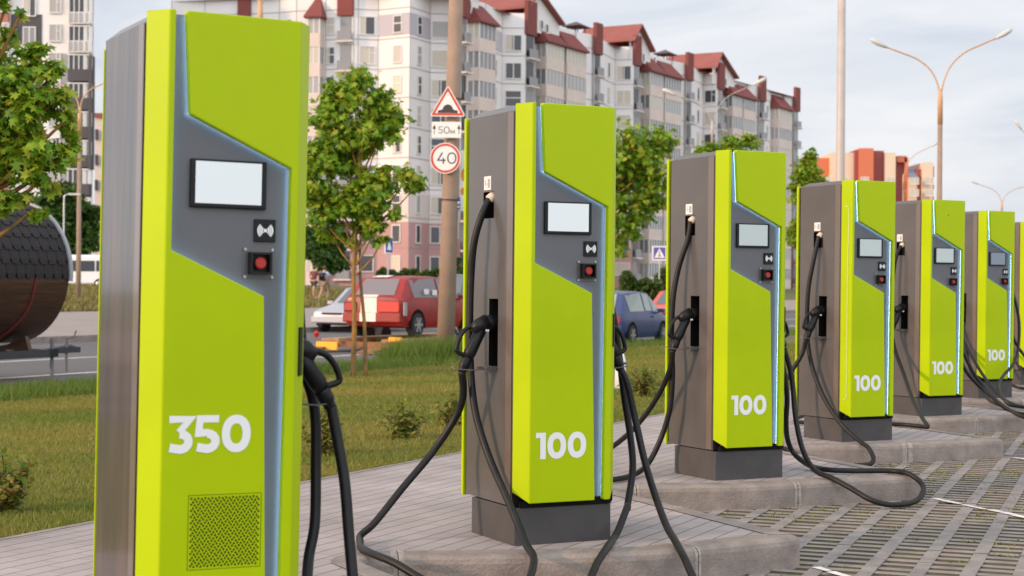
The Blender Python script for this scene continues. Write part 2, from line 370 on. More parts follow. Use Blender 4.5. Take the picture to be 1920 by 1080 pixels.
for j in range(nb):
    bb = b0+j*PB
    for i in range(0, na, 3):
        a = a0+i*PA
        if ismooth(a, bb): continue
        a2 = a+PA*3-0.004; w = 0.069; zt = -0.140+gr.uniform(-0.0015, 0.0015); e = gr.uniform(-0.002, 0.002)
        gq([gp(a, bb+e, zt), gp(a2, bb+e, zt), gp(a2, bb+w+e, zt), gp(a, bb+w+e, zt)])
        gq([gp(a, bb+e, zt), gp(a2, bb+e, zt), gp(a2, bb+e-.004, -0.19), gp(a, bb+e-.004, -0.19)], True)
        gq([gp(a, bb+w+e, zt), gp(a2, bb+w+e, zt), gp(a2, bb+w+e+.004, -0.19), gp(a, bb+w+e+.004, -0.19)], True)
    for i in range(na):
        a = a0+i*PA
        if ismooth(a, bb): continue
        t0 = a+gr.uniform(-.005, .005); t1 = t0+0.064+gr.uniform(-.009, .009); z = -0.1425+gr.uniform(-.0015, .0015)
        l0, l1 = bb+0.067, bb+PB+0.002
        gq([gp(t0, l0, z), gp(t1, l0, z), gp(t1, l1, z), gp(t0, l1, z)])
        gq([gp(t0, l0, z), gp(t0-.006, l0, -0.19), gp(t0-.006, l1, -0.19), gp(t0, l1, z)], True)
        gq([gp(t1, l0, z), gp(t1+.006, l0, -0.19), gp(t1+.006, l1, -0.19), gp(t1, l1, z)], True)
o = rawmesh('parking_grid_pavers', V, F, M_GRID, nper=4); tag(o, kind='structure')
o = rawmesh('paver_slot_sides', V_S, F_S, mat('dirty_slot_side', (0.10, 0.075, 0.05), 1.0, var=.3, vscale=14), nper=4); tag(o, kind='structure')
b = MB()   # worn bay lines from each kerb tip
for (x, y) in pos[1:8]:
    c = Vector((x+1.15, y+0.25)); d = Vector((0.36, -0.93)); nn_ = Vector((d.y, -d.x))
    t = 0.02
    while t < 4.5:
        ln = gr.uniform(0.05, 0.16); w = gr.uniform(0.018, 0.034); q = c+d*t+nn_*gr.uniform(-.008, .008)
        p = [q-nn_*w, q-nn_*w*gr.uniform(.6, 1.1)+d*ln, q+nn_*w*gr.uniform(.6, 1.1)+d*(ln-.01), q+nn_*w]
        b.add([(u.x, u.y, -0.1345) for u in p], [(0,1,2,3)]); t += ln+gr.choice([0, 0, 0.012, 0.03])
tag(b.build('bay_line', M_PAINTW), kind='structure')

# ---------------------------------------------------------------- charging stations
W, FX, BD, DB = 0.263, 0.208, 0.069, 0.572
def stroke_digits(b, txt, x0, z0, h, w, gap, fn):
    x = x0; fn0 = fn; cnt = [0]
    def fn(u, v):
        q = fn0(u, v); return (q[0], q[1]-cnt[0]*0.00025, q[2])
    _rb = b.ribbon
    class _B: 
        def ribbon(self, *a_, **k_): cnt[0] += 1; _rb(*a_, **k_)
    b = _B()
    for ch in txt:
        cnt[0] = 0
        H_ = h; cw = {'1': 0.42, '0': 0.80, '3': 0.68, '5': 0.68, '4': 0.74, 'm': 0.62}[ch]*h
        if ch == '0':
            pts = []
            for k in range(28):
                a = 2*math.pi*k/28; ca, sa = math.cos(a), math.sin(a)
                pts.append((x+cw/2+(cw/2-w/2)*math.copysign(abs(ca)**0.9, ca), z0+H_/2+(H_/2-w/2)*math.copysign(abs(sa)**0.9, sa)))
            b.ribbon(pts, w, fn, closed=True)
        elif ch == '1':
            b.ribbon([(x, z0+H_-w*0.42), (x+cw-w*0.5, z0+H_-w*0.42)], w*0.84, fn); b.ribbon([(x+cw-w/2, z0), (x+cw-w/2, z0+H_)], w, fn)
        elif ch == '4':
            b.ribbon([(x+cw*0.62, z0+H_), (x+w*0.5, z0+H_*0.30), (x+cw, z0+H_*0.30)], w, fn); b.ribbon([(x+cw*0.72, z0), (x+cw*0.72, z0+H_*0.52)], w, fn)
        elif ch == 'm':
            b.ribbon([(x+w/2, z0), (x+w/2, z0+H_*.5), (x+cw/2, z0+H_*.12), (x+cw-w/2, z0+H_*.5), (x+cw-w/2, z0)], w, fn)
        elif ch in '35':
            r = 0.315*H_; cy = z0+r; cx = x+cw-r
            if ch == '3':
                b.ribbon([(x+cw*0.06, z0+H_-w*.42), (x+cw-w*0.35, z0+H_-w*.42), (x+cw*0.45, z0+H_*0.56)], w*.84, fn)
                st_ = 96
            else:
                b.ribbon([(x+cw*0.96, z0+H_-w*.42), (x+cw*0.20, z0+H_-w*.42), (x+cw*0.15, z0+H_*0.53), (x+cw*0.52, z0+H_*0.545)], w*.84, fn)
                st_ = 90
            rr = r-w/2; pts = []
            for k in range(16):
                a = R(st_-k*(st_+138)/15); pts.append((cx-r*0.08+rr*1.12*math.cos(a), cy+rr*math.sin(a)))
            b.ribbon(pts[:-2]+[(x+w*0.25, z0+H_*0.165)], w, fn)
        x += cw+gap
    return x

def plug_mesh(par, sgn, k=1.0):
    """connector gun parked in the side holster; sgn -1 = left side"""
    y = 0.284
    root = MB()
    kz = 0.88 if k > 1 else 1.0; ku = 1.15 if k > 1 else 1.0; k = 1.08 if k > 1 else 1.0
    P = lambda u, z: (sgn*(W+u*ku), y, 0.79+(z-0.79)*kz)
    root.tube([P(-0.03, 1.0), P(0.02, 1.0), P(0.065, 0.99)], [0.036, 0.038, 0.034], 12)
    root.tube([P(0.03, 1.003), P(0.075, 0.985), P(0.10, 0.965)], [0.040*k, 0.034*k, 0.026*k], 12)
    root.tube([P(0.055, 0.985), P(0.085, 0.92), P(0.115, 0.865), P(0.128, 0.835)], [0.030*k, 0.027*k, 0.030*k, 0.022*k], 12)
    root.tube(crv([P(0.128, 0.84), P(0.145, 0.80), P(0.155, 0.775)], 3), [0.026*k]*4+[0.020*k]*3, 10)
    o = root.build('charging_plug', M_BLACK, par, smooth=True)
    h = MB(); h.tube(crv([P(0.06, 1.0), P(0.118, 0.982), P(0.145, 0.965), P(0.168, 0.93), P(0.182, 0.885), P(0.178, 0.868), P(0.15, 0.856), P(0.115, 0.858)], 4), 0.0105*k, 8)
    h.build('handle_loop', M_BLACK, o, smooth=True)
    t = MB(); t.box(sgn*(W+0.045*k)-0.008, sgn*(W+0.045*k)+0.008, y-0.041*k, y-0.038*k, 0.962, 0.972); t.build('latch_tab', M_STICK, o)
    return o

def panel_holes(b, x, y0, y1, z0, z1, holes, dx, mi=0, mh=1):
    ys = sorted({y0, y1, *[h[0] for h in holes], *[h[1] for h in holes]}); zs = sorted({z0, z1, *[h[2] for h in holes], *[h[3] for h in holes]})
    for ya, yb in zip(ys, ys[1:]):
        for za, zb in zip(zs, zs[1:]):
            if any(h[0] <= (ya+yb)/2 <= h[1] and h[2] <= (za+zb)/2 <= h[3] for h in holes): continue
            b.add([(x,ya,za),(x,yb,za),(x,yb,zb),(x,ya,zb)], [(0,1,2,3)], mi)
    for h in holes:
        a, c, d, e = h; q = [(a,d),(c,d),(c,e),(a,e)]
        b.add([(x,*p) for p in q]+[(x+dx,*p) for p in q], [(0,1,5,4),(1,2,6,5),(2,3,7,6),(3,0,4,7),(4,5,6,7)], mh)

def charger(idx, label, txt, left, vent, scr, lean=0.0):
    X0, Y0, yaw, z0, _ = ST[idx]
    t = thing('charging_station', (X0, Y0, z0), R(yaw), label, 'EV charger', 'lime green chargers standing in a row on the kerbed walk')
    t.rotation_euler = (Matrix.Rotation(lean, 3, 'Y') @ Matrix.Rotation(R(yaw), 3, 'Z')).to_euler()
    # plinth
    b = MB(); b.box(-0.262, 0.236, 0.040, 0.50, -0.03, 0.170); b.build('plinth', M_BASE, t, bevel=0.004)
    # cabinet
    b = MB(); zb, zt = 0.176, 1.968
    holes = [(0.29, 0.405, 1.487, 1.611), (0.235, 0.333, 0.80, 1.113)]
    panel_holes(b, -W+.004, BD+.006, DB, zb, zt, holes if left else [], 0.07)
    panel_holes(b, W-.004, BD+.006, DB, zb, zt, holes, -0.07)
    x_ = W-.004
    b.add([(-x_,BD+.006,zb),(x_,BD+.006,zb),(x_,BD+.006,zt),(-x_,BD+.006,zt),(-x_,DB,zb),(x_,DB,zb),(x_,DB,zt),(-x_,DB,zt)], [(0,1,2,3),(4,7,6,5),(0,4,5,1)], 0)
    b.add([(-x_,BD+.006,zt),(x_,BD+.006,zt),(x_,DB,zt),(-x_,DB,zt)], [(0,1,2,3)], 0)
    b.build('cabinet', [M_SIDEREFL if vent else M_GREY, M_HOLE], t)
    b = MB(); b.add([(-x_,BD+.01,zt-.002),(x_,BD+.01,zt-.002),(x_,DB,zt-.002),(-x_,DB,zt-.002),(-x_+.03,BD+.01,1.997),(x_-.03,BD+.01,1.997),(x_-.03,DB-.07,1.997),(-x_+.03,DB-.07,1.997)],
                      [(0,1,5,4),(1,2,6,5),(2,3,7,6),(3,0,4,7),(4,5,6,7)]); b.build('top_cap', M_GREY, t)
    for s in (-1, 1):   # corner trim strips along both sides
        b = MB(); xs = sorted((s*(W-.003), s*(W+.0015)))
        b.box(xs[0], xs[1], BD+.014, 0.142, zb+.004, zt-.004); b.build('corner_trim', M_TRIM, t, bevel=0.002)
        b = MB(); xs = sorted((s*(W-.0035), s*(W-.0025))); b.box(xs[0], xs[1], 0.1425, 0.146, zb+.004, zt-.002); b.build('seam', M_HOLE, t)
    b = MB(); b.box(-W-(.0 if vent else .004), W+.004, DB+(.006 if vent else .020), DB+(.012 if vent else .042), 0.168, 1.94 if vent else 1.975); b.build('rear_cover', M_GREEN, t, bevel=0.004)
    b = MB(); b.box(-W+.012, W-.012, DB-.002, DB+(.007 if vent else .021), 0.19, 1.93 if vent else 1.965); b.build('rear_gasket', M_HOLE, t)
    # recessed face plate
    b = MB(); b.box(-FX-.004, FX+.004, 0.046, 0.062, 0.205, 1.990); face = b.build('face_plate', M_FACE, t)
    b = MB(); b.box(-W+.03, W-.03, 0.030, 0.0575, 0.173, 0.20); b.build('dark_gap_filler', M_HOLE, t)  # added dark box stands in for the dark gap under the doors
    b = MB(); b.box(-W+.006, W-.006, 0.0625, BD+.0055, 0.178, 1.985); b.build('door_gasket', M_HOLE, t)
    # green door pieces
    fz = lambda x, z, y: (x, y, z)
    zf, zs = 0.194, 0.243
    L = [(-0.208, zf), (-0.208, 2.0), (-0.189, 2.0), (-0.189, 1.278), (0.105, 1.143), (0.129, zf)]
    Rp = [(-0.156, 2.0), (-0.138, 1.689), (0.187, 1.541), (0.176, zf), (0.208, zf), (0.208, 2.0)]
    th = 0.0295
    for nm, poly, s in (('door_panel', L, -1), ('door_panel', Rp, 1)):
        b = MB(); n = len(poly)
        front = [fz(*p, 0.0) for p in poly]; back = [fz(*p, th) for p in poly]
        b.add(front, [tuple(range(n))])
        vs_ = front+back; fs = []
        for i in range(n):
            j = (i+1) % n
            if (poly[i][0] == s*0.208 and poly[j][0] == s*0.208): continue
            fs.append((i, j, n+j, n+i))
        b.add(vs_, fs)
        xf, xs = s*0.208, s*W
        b.add([(xf,0,zf),(xs,BD,zs),(xs,BD,1.997),(xf,0,2.0),(xf*.985,th,zf+.02),(xs*.985,BD+.001,zs+.012),(xs*.985,BD+.001,1.985),(xf*.985,th,1.99)],
              [(0,1,2,3),(0,4,5,1),(3,2,6,7),(1,5,6,2)])
        me = b.build(nm, M_GREEN, t)
        bm = bmesh.new(); bm.from_mesh(me.data); bmesh.ops.remove_doubles(bm, verts=bm.verts, dist=0.0005); bmesh.ops.recalc_face_normals(bm, faces=bm.faces); bm.to_mesh(me.data); bm.free()
        bv = me.modifiers.new('bevel', 'BEVEL'); bv.width = 0.0045; bv.segments = 3; bv.limit_method = 'ANGLE'; bv.angle_limit = R(30)
        me.data.polygons.foreach_set('use_smooth', [False]*len(me.data.polygons))
        # light strips behind the edges
        path = ([(-0.189, 1.992), (-0.189, 1.278), (0.105, 1.143), (0.129, zf+.01)] if s < 0 else [(-0.156, 1.992), (-0.138, 1.689), (0.187, 1.541), (0.176, zf+.01)])
        b = MB()
        for p, q in zip(path, path[1:]):
            p, q = Vector(p), Vector(q); d = (q-p).normalized(); o1 = Vector((-d.y, d.x))*(-1 if s < 0 else 1)   # towards the door's own body
            b.prism([tuple(p+o1*.003), tuple(q+o1*.003), tuple(q+o1*.010), tuple(p+o1*.010)], lambda u, v, y: (u, y, v), 0.0300, 0.0350)
        b.build('light_strip', M_LEDA, t)
    # lettering
    b = MB()
    if vent: stroke_digits(b, txt, -0.190, 0.665, 0.115, 0.0265, 0.006, lambda u, v: (u, -0.0012, v))
    else: stroke_digits(b, txt, -0.178, 0.392, 0.120, 0.0285, 0.008, lambda u, v: (u, -0.0012, v))
    b.build('lettering', M_WHITE, t)
    # display
    b = MB(); b.box(-0.125, 0.116, 0.030, 0.047, 1.411, 1.559); sb = b.build('display_bezel', M_BLACK, t, bevel=0.003)
    b = MB(); b.add([(-0.111,0.0285,1.424),(0.099,0.0285,1.424),(0.099,0.0285,1.552),(-0.111,0.0285,1.552)], [(0,1,2,3)]); b.build('display', scr, sb)
    # card reader
    b = MB(); b.box(0.082, 0.151, 0.037, 0.047, 1.312, 1.382); rd = b.build('card_reader', M_BLACK, t, bevel=0.002)
    b = MB(); cx, cz = 0.1165, 1.347
    for s in (0, math.pi):
        for r0, r1 in ((0.008, 0.0135), (0.0148, 0.0195), (0.0208, 0.0262)):
            pts = [(cx+((r0+r1)/2)*math.cos(s+a), cz+((r0+r1)/2)*math.sin(s+a)) for a in [R(-48+12*k) for k in range(9)]]
            b.ribbon(pts, r1-r0, lambda u, v: (u, 0.0358, v))
    b.ribbon([(cx-.005, cz), (cx+.005, cz)], 0.010, lambda u, v: (u, 0.0357, v)); b.build('reader_symbol', M_WHITE, rd)
    # emergency stop in a guard box
    b = MB(); c = (0.0985, 1.245)
    for (xa, xb, za, zc) in ((.064,.071,1.211,1.279),(.126,.133,1.211,1.279),(.071,.126,1.211,1.218),(.071,.126,1.272,1.279)): b.box(xa, xb, 0.012, 0.047, za, zc)
    b.box(.071, .126, 0.038, 0.047, 1.218, 1.272); eb = b.build('emergency_stop', M_BLACK, t)
    b = MB(); b.tube([(c[0], 0.040, c[1]), (c[0], 0.020, c[1]), (c[0], 0.016, c[1])], [0.015, 0.019, 0.015], 18); b.build('red_button', M_RED, eb, smooth=False)
    b = MB(); b.box(.048, .149, 0.0425, 0.0455, 1.197, 1.293); b.build('guard_plate', M_GREY, eb, bevel=.001)
    for sx in (.0545, .1425):
        for sz in (1.2025, 1.2875):
            b = MB(); b.tube([(sx, 0.044, sz), (sx, 0.0375, sz)], [0.0055, 0.004], 10); b.build('screw', M_METAL, eb)
    # door latch on the right chamfer
    dirb = Vector((W-FX, BD, 0)).normalized(); nb_ = Vector((BD, -(W-FX), 0)).normalized()
    b = MB(); c0 = Vector(((W+FX)/2+.004, BD/2, 0.972)); b.obox(c0, dirb, 0.014, Vector((0,0,1)), 0.076, nb_, 0.003); b.build('door_latch', M_BLACK, t)
    if vent:
        b = MB(); nx, nz_ = 20, 23; x0, x1, z0_, z1 = -0.115, 0.103, 0.318, 0.532
        px_ = (x1-x0)/nx; pz = (z1-z0_)/nz_
        for j in range(nz_):
            for i in range(nx):
                u = x0+px_*(i+0.5+(0.25 if j % 2 else -0.25)); v = z0_+pz*(j+.5); r = 0.0043
                for (ox, oz, fl) in ((0, 0, 1 if (i+j) % 2 else -1),):
                    b.add([(u+ox-r, -.0012, v+oz-fl*r*.9), (u+ox+r, -.0012, v+oz-fl*r*.9), (u+ox, -.0012, v+oz+fl*r*1.0)], [(0,1,2)])
        b.build('vent_grille', M_HOLE, t)  # flat dark triangles stand in for the shaded holes
        b = MB()
        for seg in (((x0-.006,z0_-.006),(x1+.006,z0_-.006)),((x0-.006,z1+.006),(x1+.006,z1+.006)),((x0-.006,z0_-.006),(x0-.006,z1+.006)),((x1+.006,z0_-.006),(x1+.006,z1+.006))):
            b.ribbon(seg, 0.0014, lambda u, v: (u, -0.0009, v))
        b.build('vent_edge', M_HOLE, t)
    for s in ((-1, 1) if left else (1,)):
        k = 1.22 if vent else 1.0
        plug_mesh(t, s, k)
        b = MB(); xs = sorted((s*W, s*(W+.055))); b.box(xs[0], xs[1], 0.236, 0.334, 0.783, 0.798)
        b.tube([(s*(W+.05), 0.25, 0.79), (s*(W+.12), 0.25, 0.785), (s*(W+.19), 0.28, 0.79), (s*(W+.20), 0.30, 0.80)], 0.003, 6)
        b.build('plug_rest', M_GREY, t)
        b = MB(); b.tube([(s*(W-.05), 0.335, 1.592), (s*(W-.02), 0.335, 1.588), (s*(W+.004), 0.335, 1.575)], [0.026, 0.026, 0.020], 12); b.build('cable_gland', M_BEIGE, t, smooth=True)
        b = MB(); xs = sorted((s*(W-.004), s*(W-.0015))); b.box(xs[0], xs[1], 0.322, 0.395, 1.620, 1.684); sk = b.build('sticker', M_STICK, t)
        b = MB(); xx = s*(W-.0012)
        for (ya, yb, za, zc) in ((.330,.356,1.63,1.672),(.362,.372,1.645,1.652),(.376,.384,1.638,1.668)):
            b.add([(xx,ya,za),(xx,yb,za),(xx,yb,zc),(xx,ya,zc)], [(0,1,2,3)])
        b.build('sticker_print', M_INK if False else mat('grey_ink', (0.35,.34,.34), .6), sk)
    return t
def cable(t, pts, r=0.0172, nm='cable'):
    b = MB(); b.tube(crv(pts, 7), r, 10); return b.build(nm, M_RUBBER, t, smooth=True)

S1 = charger(0, 'nearest and largest charger, lettered 350, with perforated vent grille', '350', False, True, M_SCR, 0.0134)
S2 = charger(1, 'charger lettered 100 standing next to the one lettered 350, with a bright blank screen', '100', True, False, M_SCR, 0.0014)
S3 = charger(2, 'charger lettered 100, third along the row from the front', '100', True, False, M_SCR2, 0.0008)  # plinth in the same plain grey as its neighbours
S4 = charger(3, 'fourth charger along the row, lettered 100, its left cable drooping onto the kerb edge', '100', True, False, M_SCR2, 0.0024)
S5 = charger(4, 'fifth charger along the row, lettered 100, with a small dark mark on its upper door', '100', True, False, M_SCR2, 0.0037)
S6 = charger(5, 'sixth charger along the row, dark screen, three cables crossing its plinth', '100', True, False, M_OFF, 0.0025)
S7 = charger(6, 'farthest charger, cut by the right edge of the photo', '100', True, False, M_SCR2, 0.002)

rg = [(0.262, 0.335, 1.57), (0.30, 0.335, 1.497), (0.335, 0.35, 1.373), (0.352, 0.37, 1.212)]
cable(S1, rg+[(0.365, 0.38, 1.05), (0.385, 0.38, 0.90), (0.417, 0.36, 0.755), (0.417, 0.34, 0.559), (0.402, 0.3, 0.387), (0.363, 0.25, 0.273), (0.305, 0.10, 0.16), (0.28, -0.02, 0.06), (0.36, -0.10, 0.019), (0.45, -0.03, 0.017), (0.476, 0.1, 0.063), (0.482, 0.15, 0.21), (0.484, 0.2, 0.36), (0.481, 0.24, 0.531), (0.464, 0.27, 0.671), (0.445, 0.284, 0.78)], 0.0185)
cable(S2, [(-0.262, 0.335, 1.575), (-0.301, 0.335, 1.497), (-0.331, 0.35, 1.373), (-0.336, 0.37, 1.212), (-0.34, 0.37, 1.013), (-0.341, 0.35, 0.765), (-0.335, 0.3, 0.57), (-0.312, 0.2, 0.382), (-0.300, 0.05, 0.228), (-0.296, -0.07, 0.112), (-0.305, -0.16, 0.045), (-0.335, -0.30, 0.0), (-0.43, -0.43, -0.07), (-0.52, -0.47, -0.118), (-0.637, -0.47, -0.12), (-0.755, -0.42, -0.112), (-0.859, -0.32, -0.05), (-0.933, -0.186, 0.005), (-0.971, -0.056, 0.022), (-0.960, 0.129, 0.022), (-0.905, 0.29, 0.02), (-0.86, 0.40, 0.035), (-0.795, 0.391, 0.092), (-0.649, 0.421, 0.238), (-0.496, 0.450, 0.385), (-0.40, 0.40, 0.548), (-0.385, 0.34, 0.66), (-0.418, 0.284, 0.78)])
cable(S2, rg+[(0.42, 0.37, 1.06), (0.46, 0.37, 0.855), (0.481, 0.35, 0.648), (0.49, 0.3, 0.444), (0.457, 0.22, 0.299), (0.359, 0.1, 0.14), (0.341, 0.069, 0.145), (0.236, -0.036, 0.06), (0.172, -0.094, 0.024), (0.018, -0.300, 0.018), (-0.095, -0.41, -0.035), (-0.16, -0.50, -0.09), (-0.10, -0.62, -0.122), (0.10, -0.72, -0.122), (0.35, -0.80, -0.122), (0.327, -0.638, -0.120), (0.317, -0.56, -0.095), (0.334, -0.45, -0.02), (0.378, -0.306, 0.028), (0.433, -0.11, 0.101), (0.489, 0.14, 0.306), (0.49, 0.24, 0.501), (0.452, 0.27, 0.705), (0.418, 0.284, 0.78)])
cable(S3, [(-0.262, 0.336, 1.575), (-0.277, 0.345, 1.46), (-0.317, 0.381, 1.294), (-0.348, 0.397, 1.094), (-0.355, 0.4, 0.829), (-0.358, 0.38, 0.631), (-0.36, 0.403, 0.414), (-0.39, 0.452, 0.228), (-0.471, 0.47, 0.07), (-0.64, 0.354, 0.019), (-0.898, 0.171, 0.018), (-1.011, 0.261, 0.018), (-0.95, 0.714, 0.018), (-0.72, 1.217, 0.018), (-0.565, 1.268, 0.025), (-0.497, 1.066, 0.064), (-0.46, 0.823, 0.181), (-0.417, 0.634, 0.332), (-0.39, 0.47, 0.51), (-0.40, 0.34, 0.664), (-0.418, 0.284, 0.78)])
cable(S3, rg+[(0.41, 0.37, 1.05), (0.45, 0.36, 0.75), (0.487, 0.345, 0.489), (0.50, 0.37, 0.308), (0.555, 0.424, 0.181), (0.608, 0.419, 0.086), (0.624, 0.277, 0.027), (0.608, 0.083, 0.022), (0.726, -0.032, 0.021), (0.927, -0.123, 0.022), (0.975, -0.25, 0.018), (0.993, -0.357, -0.03), (0.938, -0.441, -0.074), (0.811, -0.512, -0.118), (0.601, -0.563, -0.121), (0.49, -0.507, -0.095), (0.443, -0.36, -0.035), (0.407, -0.23, 0.012), (0.402, -0.061, 0.045), (0.43, 0.10, 0.16), (0.455, 0.21, 0.36), (0.465, 0.265, 0.60), (0.418, 0.284, 0.78)])
cable(S4, [(-0.262, 0.335, 1.575), (-0.309, 0.335, 1.403), (-0.339, 0.36, 1.175), (-0.343, 0.37, 0.927), (-0.34, 0.35, 0.7), (-0.331, 0.28, 0.497), (-0.319, 0.15, 0.299), (-0.284, 0.0, 0.134), (-0.262, -0.15, 0.04), (-0.262, -0.27, -0.01), (-0.275, -0.345, -0.08), (-0.34, -0.38, -0.118), (-0.50, -0.39, -0.12), (-0.70, -0.45, -0.115), (-0.95, -0.50, -0.07), (-1.02, -0.25, 0.01), (-0.99, 0.05, 0.03), (-0.85, 0.25, 0.10), (-0.70, 0.35, 0.29), (-0.52, 0.36, 0.50), (-0.43, 0.32, 0.66), (-0.418, 0.284, 0.78)])
cable(S5, [(-0.262, 0.335, 1.575), (-0.327, 0.345, 1.432), (-0.349, 0.36, 1.084), (-0.38, 0.30, 0.689), (-0.514, 0.006, 0.409), (-0.782, -0.417, 0.201), (-1.056, -0.837, 0.077), (-1.175, -1.03, 0.028), (-1.20, -0.96, 0.026), (-1.26, -0.80, 0.03), (-1.40, -0.70, 0.029), (-1.75, -0.60, 0.028), (-1.9, -0.2, 0.028), (-1.5, 0.1, 0.06), (-1.0, 0.05, 0.12), (-0.62, 0.16, 0.40), (-0.45, 0.25, 0.62), (-0.418, 0.284, 0.78)])
cable(S5, rg+[(0.40, 0.36, 1.0), (0.42, 0.36, 0.75), (0.44, 0.20, 0.40), (0.45, -0.2, 0.14), (0.5, -0.45, 0.02), (0.62, -0.45, 0.02), (0.62, -0.1, 0.08), (0.52, 0.15, 0.35), (0.45, 0.27, 0.62), (0.418, 0.284, 0.78)])
cable(S6, [(-0.262, 0.335, 1.575), (-0.30, 0.345, 1.40), (-0.33, 0.36, 1.0), (-0.31, 0.28, 0.7), (-0.443, -0.148, 0.316), (-0.656, -0.602, 0.107), (-0.90, -1.05, 0.024), (-0.95, -1.489, -0.02), (-0.80, -1.9, -0.12), (-1.1, -2.1, -0.12), (-1.4, -1.75, -0.10), (-1.226, -1.25, 0.015), (-0.815, -0.627, 0.055), (-0.511, -0.11, 0.27), (-0.36, 0.15, 0.537), (-0.418, 0.284, 0.78)])
cable(S6, [(0.262, 0.335, 1.575), (0.36, 0.33, 1.40), (0.46, 0.30, 1.2), (0.493, 0.243, 1.0), (0.451, 0.153, 0.765), (0.287, 0.016, 0.48), (0.05, -0.13, 0.335), (-0.15, -0.22, 0.26), (-0.489, -0.466, 0.15), (-0.80, -0.85, 0.05), (-1.08, -1.28, 0.018), (-0.6, -1.5, 0.0), (0.1, -0.9, 0.02), (0.48, -0.3, 0.12), (0.46, 0.15, 0.5), (0.418, 0.284, 0.78)], 0.0165)
cable(S7, [(-0.262, 0.335, 1.575), (-0.33, 0.345, 1.40), (-0.35, 0.36, 1.0), (-0.36, 0.3, 0.6), (-0.5, -0.2, 0.2), (-0.7, -0.6, 0.03), (-0.9, -0.5, 0.02), (-0.7, 0.1, 0.2), (-0.45, 0.25, 0.6), (-0.418, 0.284, 0.78)])
b = MB(); b.tube([(0.0, -0.0005, 1.86), (0.0, -0.0015, 1.86)], 0.006, 8); b.build('door_mark', M_HOLE, S5)


# ---------------------------------------------------------------- buildings
M_PANEL = mat('white_wall_panel', (0.76, 0.72, 0.70), 0.9, var=0.07, vscale=0.12, bump=0.1, bscale=3)
M_PINK = mat('pink_wall_panel', (0.47, 0.27, 0.26), 0.9, var=0.08, vscale=0.15)
M_CREAM = mat('cream_wall_panel', (0.66,0.57,0.53), 0.9, var=0.05, vscale=0.15)
M_LILAC = mat('lilac_band', (0.47, 0.43, 0.47), 0.9)
M_PEACH = mat('peach_parapet', (0.64, 0.53, 0.47), 0.9, var=0.08, vscale=0.5)
M_ROOF = mat('red_metal_roof', (0.27, 0.085, 0.07), 0.7, var=0.15, vscale=0.6)
M_ROOFD = mat('dark_red_cladding', (0.20, 0.05, 0.042), 0.8, var=0.15, vscale=0.6)
M_JOINT = mat('panel_joint_line', (0.34, 0.30, 0.30), 0.9)
M_FRAME = mat('window_frame_white', (0.70, 0.67, 0.64), 0.6)
GL = [mat('window_glass_dark', (0.05, 0.05, 0.055), 0.12, spec=0.5), mat('window_glass_mid', (0.22, 0.21, 0.21), 0.15, spec=0.7),
      mat('window_curtain', (0.52, 0.46, 0.38), 0.4), mat('window_grey_curtain', (0.36, 0.34, 0.33), 0.4)]
M_DGREY = mat('dark_grey_wall', (0.085, 0.078, 0.085), 0.9, var=0.1, vscale=0.3)
M_LGREY = mat('light_grey_wall', (0.36, 0.36, 0.38), 0.9, var=0.05, vscale=0.3)
M_TERRA = mat('terracotta_wall', (0.42, 0.17, 0.12), 0.9, var=0.08, vscale=0.3)

# window prototypes: local x along the wall, -y outwards, centred on (0,0,0)
WM = {}
def win_mesh(w, h, style, g):
    key = (round(w, 2), round(h, 2), style, g)
    if key in WM: return WM[key]
    b = MB(); f = 0.09
    b.box(-w/2-f, w/2+f, -0.05, 0.03, h/2, h/2+f); b.box(-w/2-f, w/2+f, -0.10, 0.03, -h/2-f, -h/2); b.box(-w/2-f, -w/2, -0.05, 0.03, -h/2, h/2); b.box(w/2, w/2+f, -0.05, 0.03, -h/2, h/2)
    if style == 2: b.box(-0.05, 0.05, -0.045, 0.03, -h/2, h/2)
    if style == 3: b.box(w*.12, w*.12+.08, -0.045, 0.03, -h/2, h/2); b.box(w*.12+.08, w/2, -0.045, 0.03, h*.12, h*.12+.07)
    if style == 4: b.box(-w/2, w/2, -0.045, 0.03, h*.02, h*.02+.1)
    o1 = b.build('window', M_FRAME); b = MB(); b.box(-w/2, w/2, -0.015, 0.02, -h/2, h/2)
    if g == 4:
        b.m = [0]*len(b.f); b.add([(-w/2,-0.02,-h/2),(-w*.1,-0.02,-h/2),(-w*.1,-0.02,h/2),(-w/2,-0.02,h/2)], [(0,1,2,3)], 1)
    o2 = b.build('pane', [GL[0], GL[2]] if g == 4 else GL[g])
    m1, m2 = o1.data, o2.data; bpy.data.objects.remove(o1); bpy.data.objects.remove(o2)
    WM[key] = (m1, m2); return WM[key]
def add_window(par, x, y, z, ang, w, h, style, g):
    m1, m2 = win_mesh(w, h, style, g)
    o = bpy.data.objects.new('window', m1); COL.objects.link(o); o.parent = par; o.location = (x, y, z); o.rotation_euler = (0, 0, ang)
    p = bpy.data.objects.new('pane', m2); COL.objects.link(p); p.parent = o
def merge_windows(par, lst, name='window'):
    b = MB()
    for x, y, z, ang, w, h, style, g in lst:
        m1, m2 = win_mesh(w, h, style, g); M = Matrix.Translation((x, y, z)) @ Matrix.Rotation(ang, 4, 'Z')
        b.add([M @ v.co for v in m1.vertices], [tuple(p.vertices) for p in m1.polygons], 0)
        b.add([M @ v.co for v in m2.vertices], [tuple(p.vertices) for p in m2.polygons], 1+(g % 4))
    o = b.build(name, [M_FRAME]+GL, par); o['kind'] = 'stuff'; return o

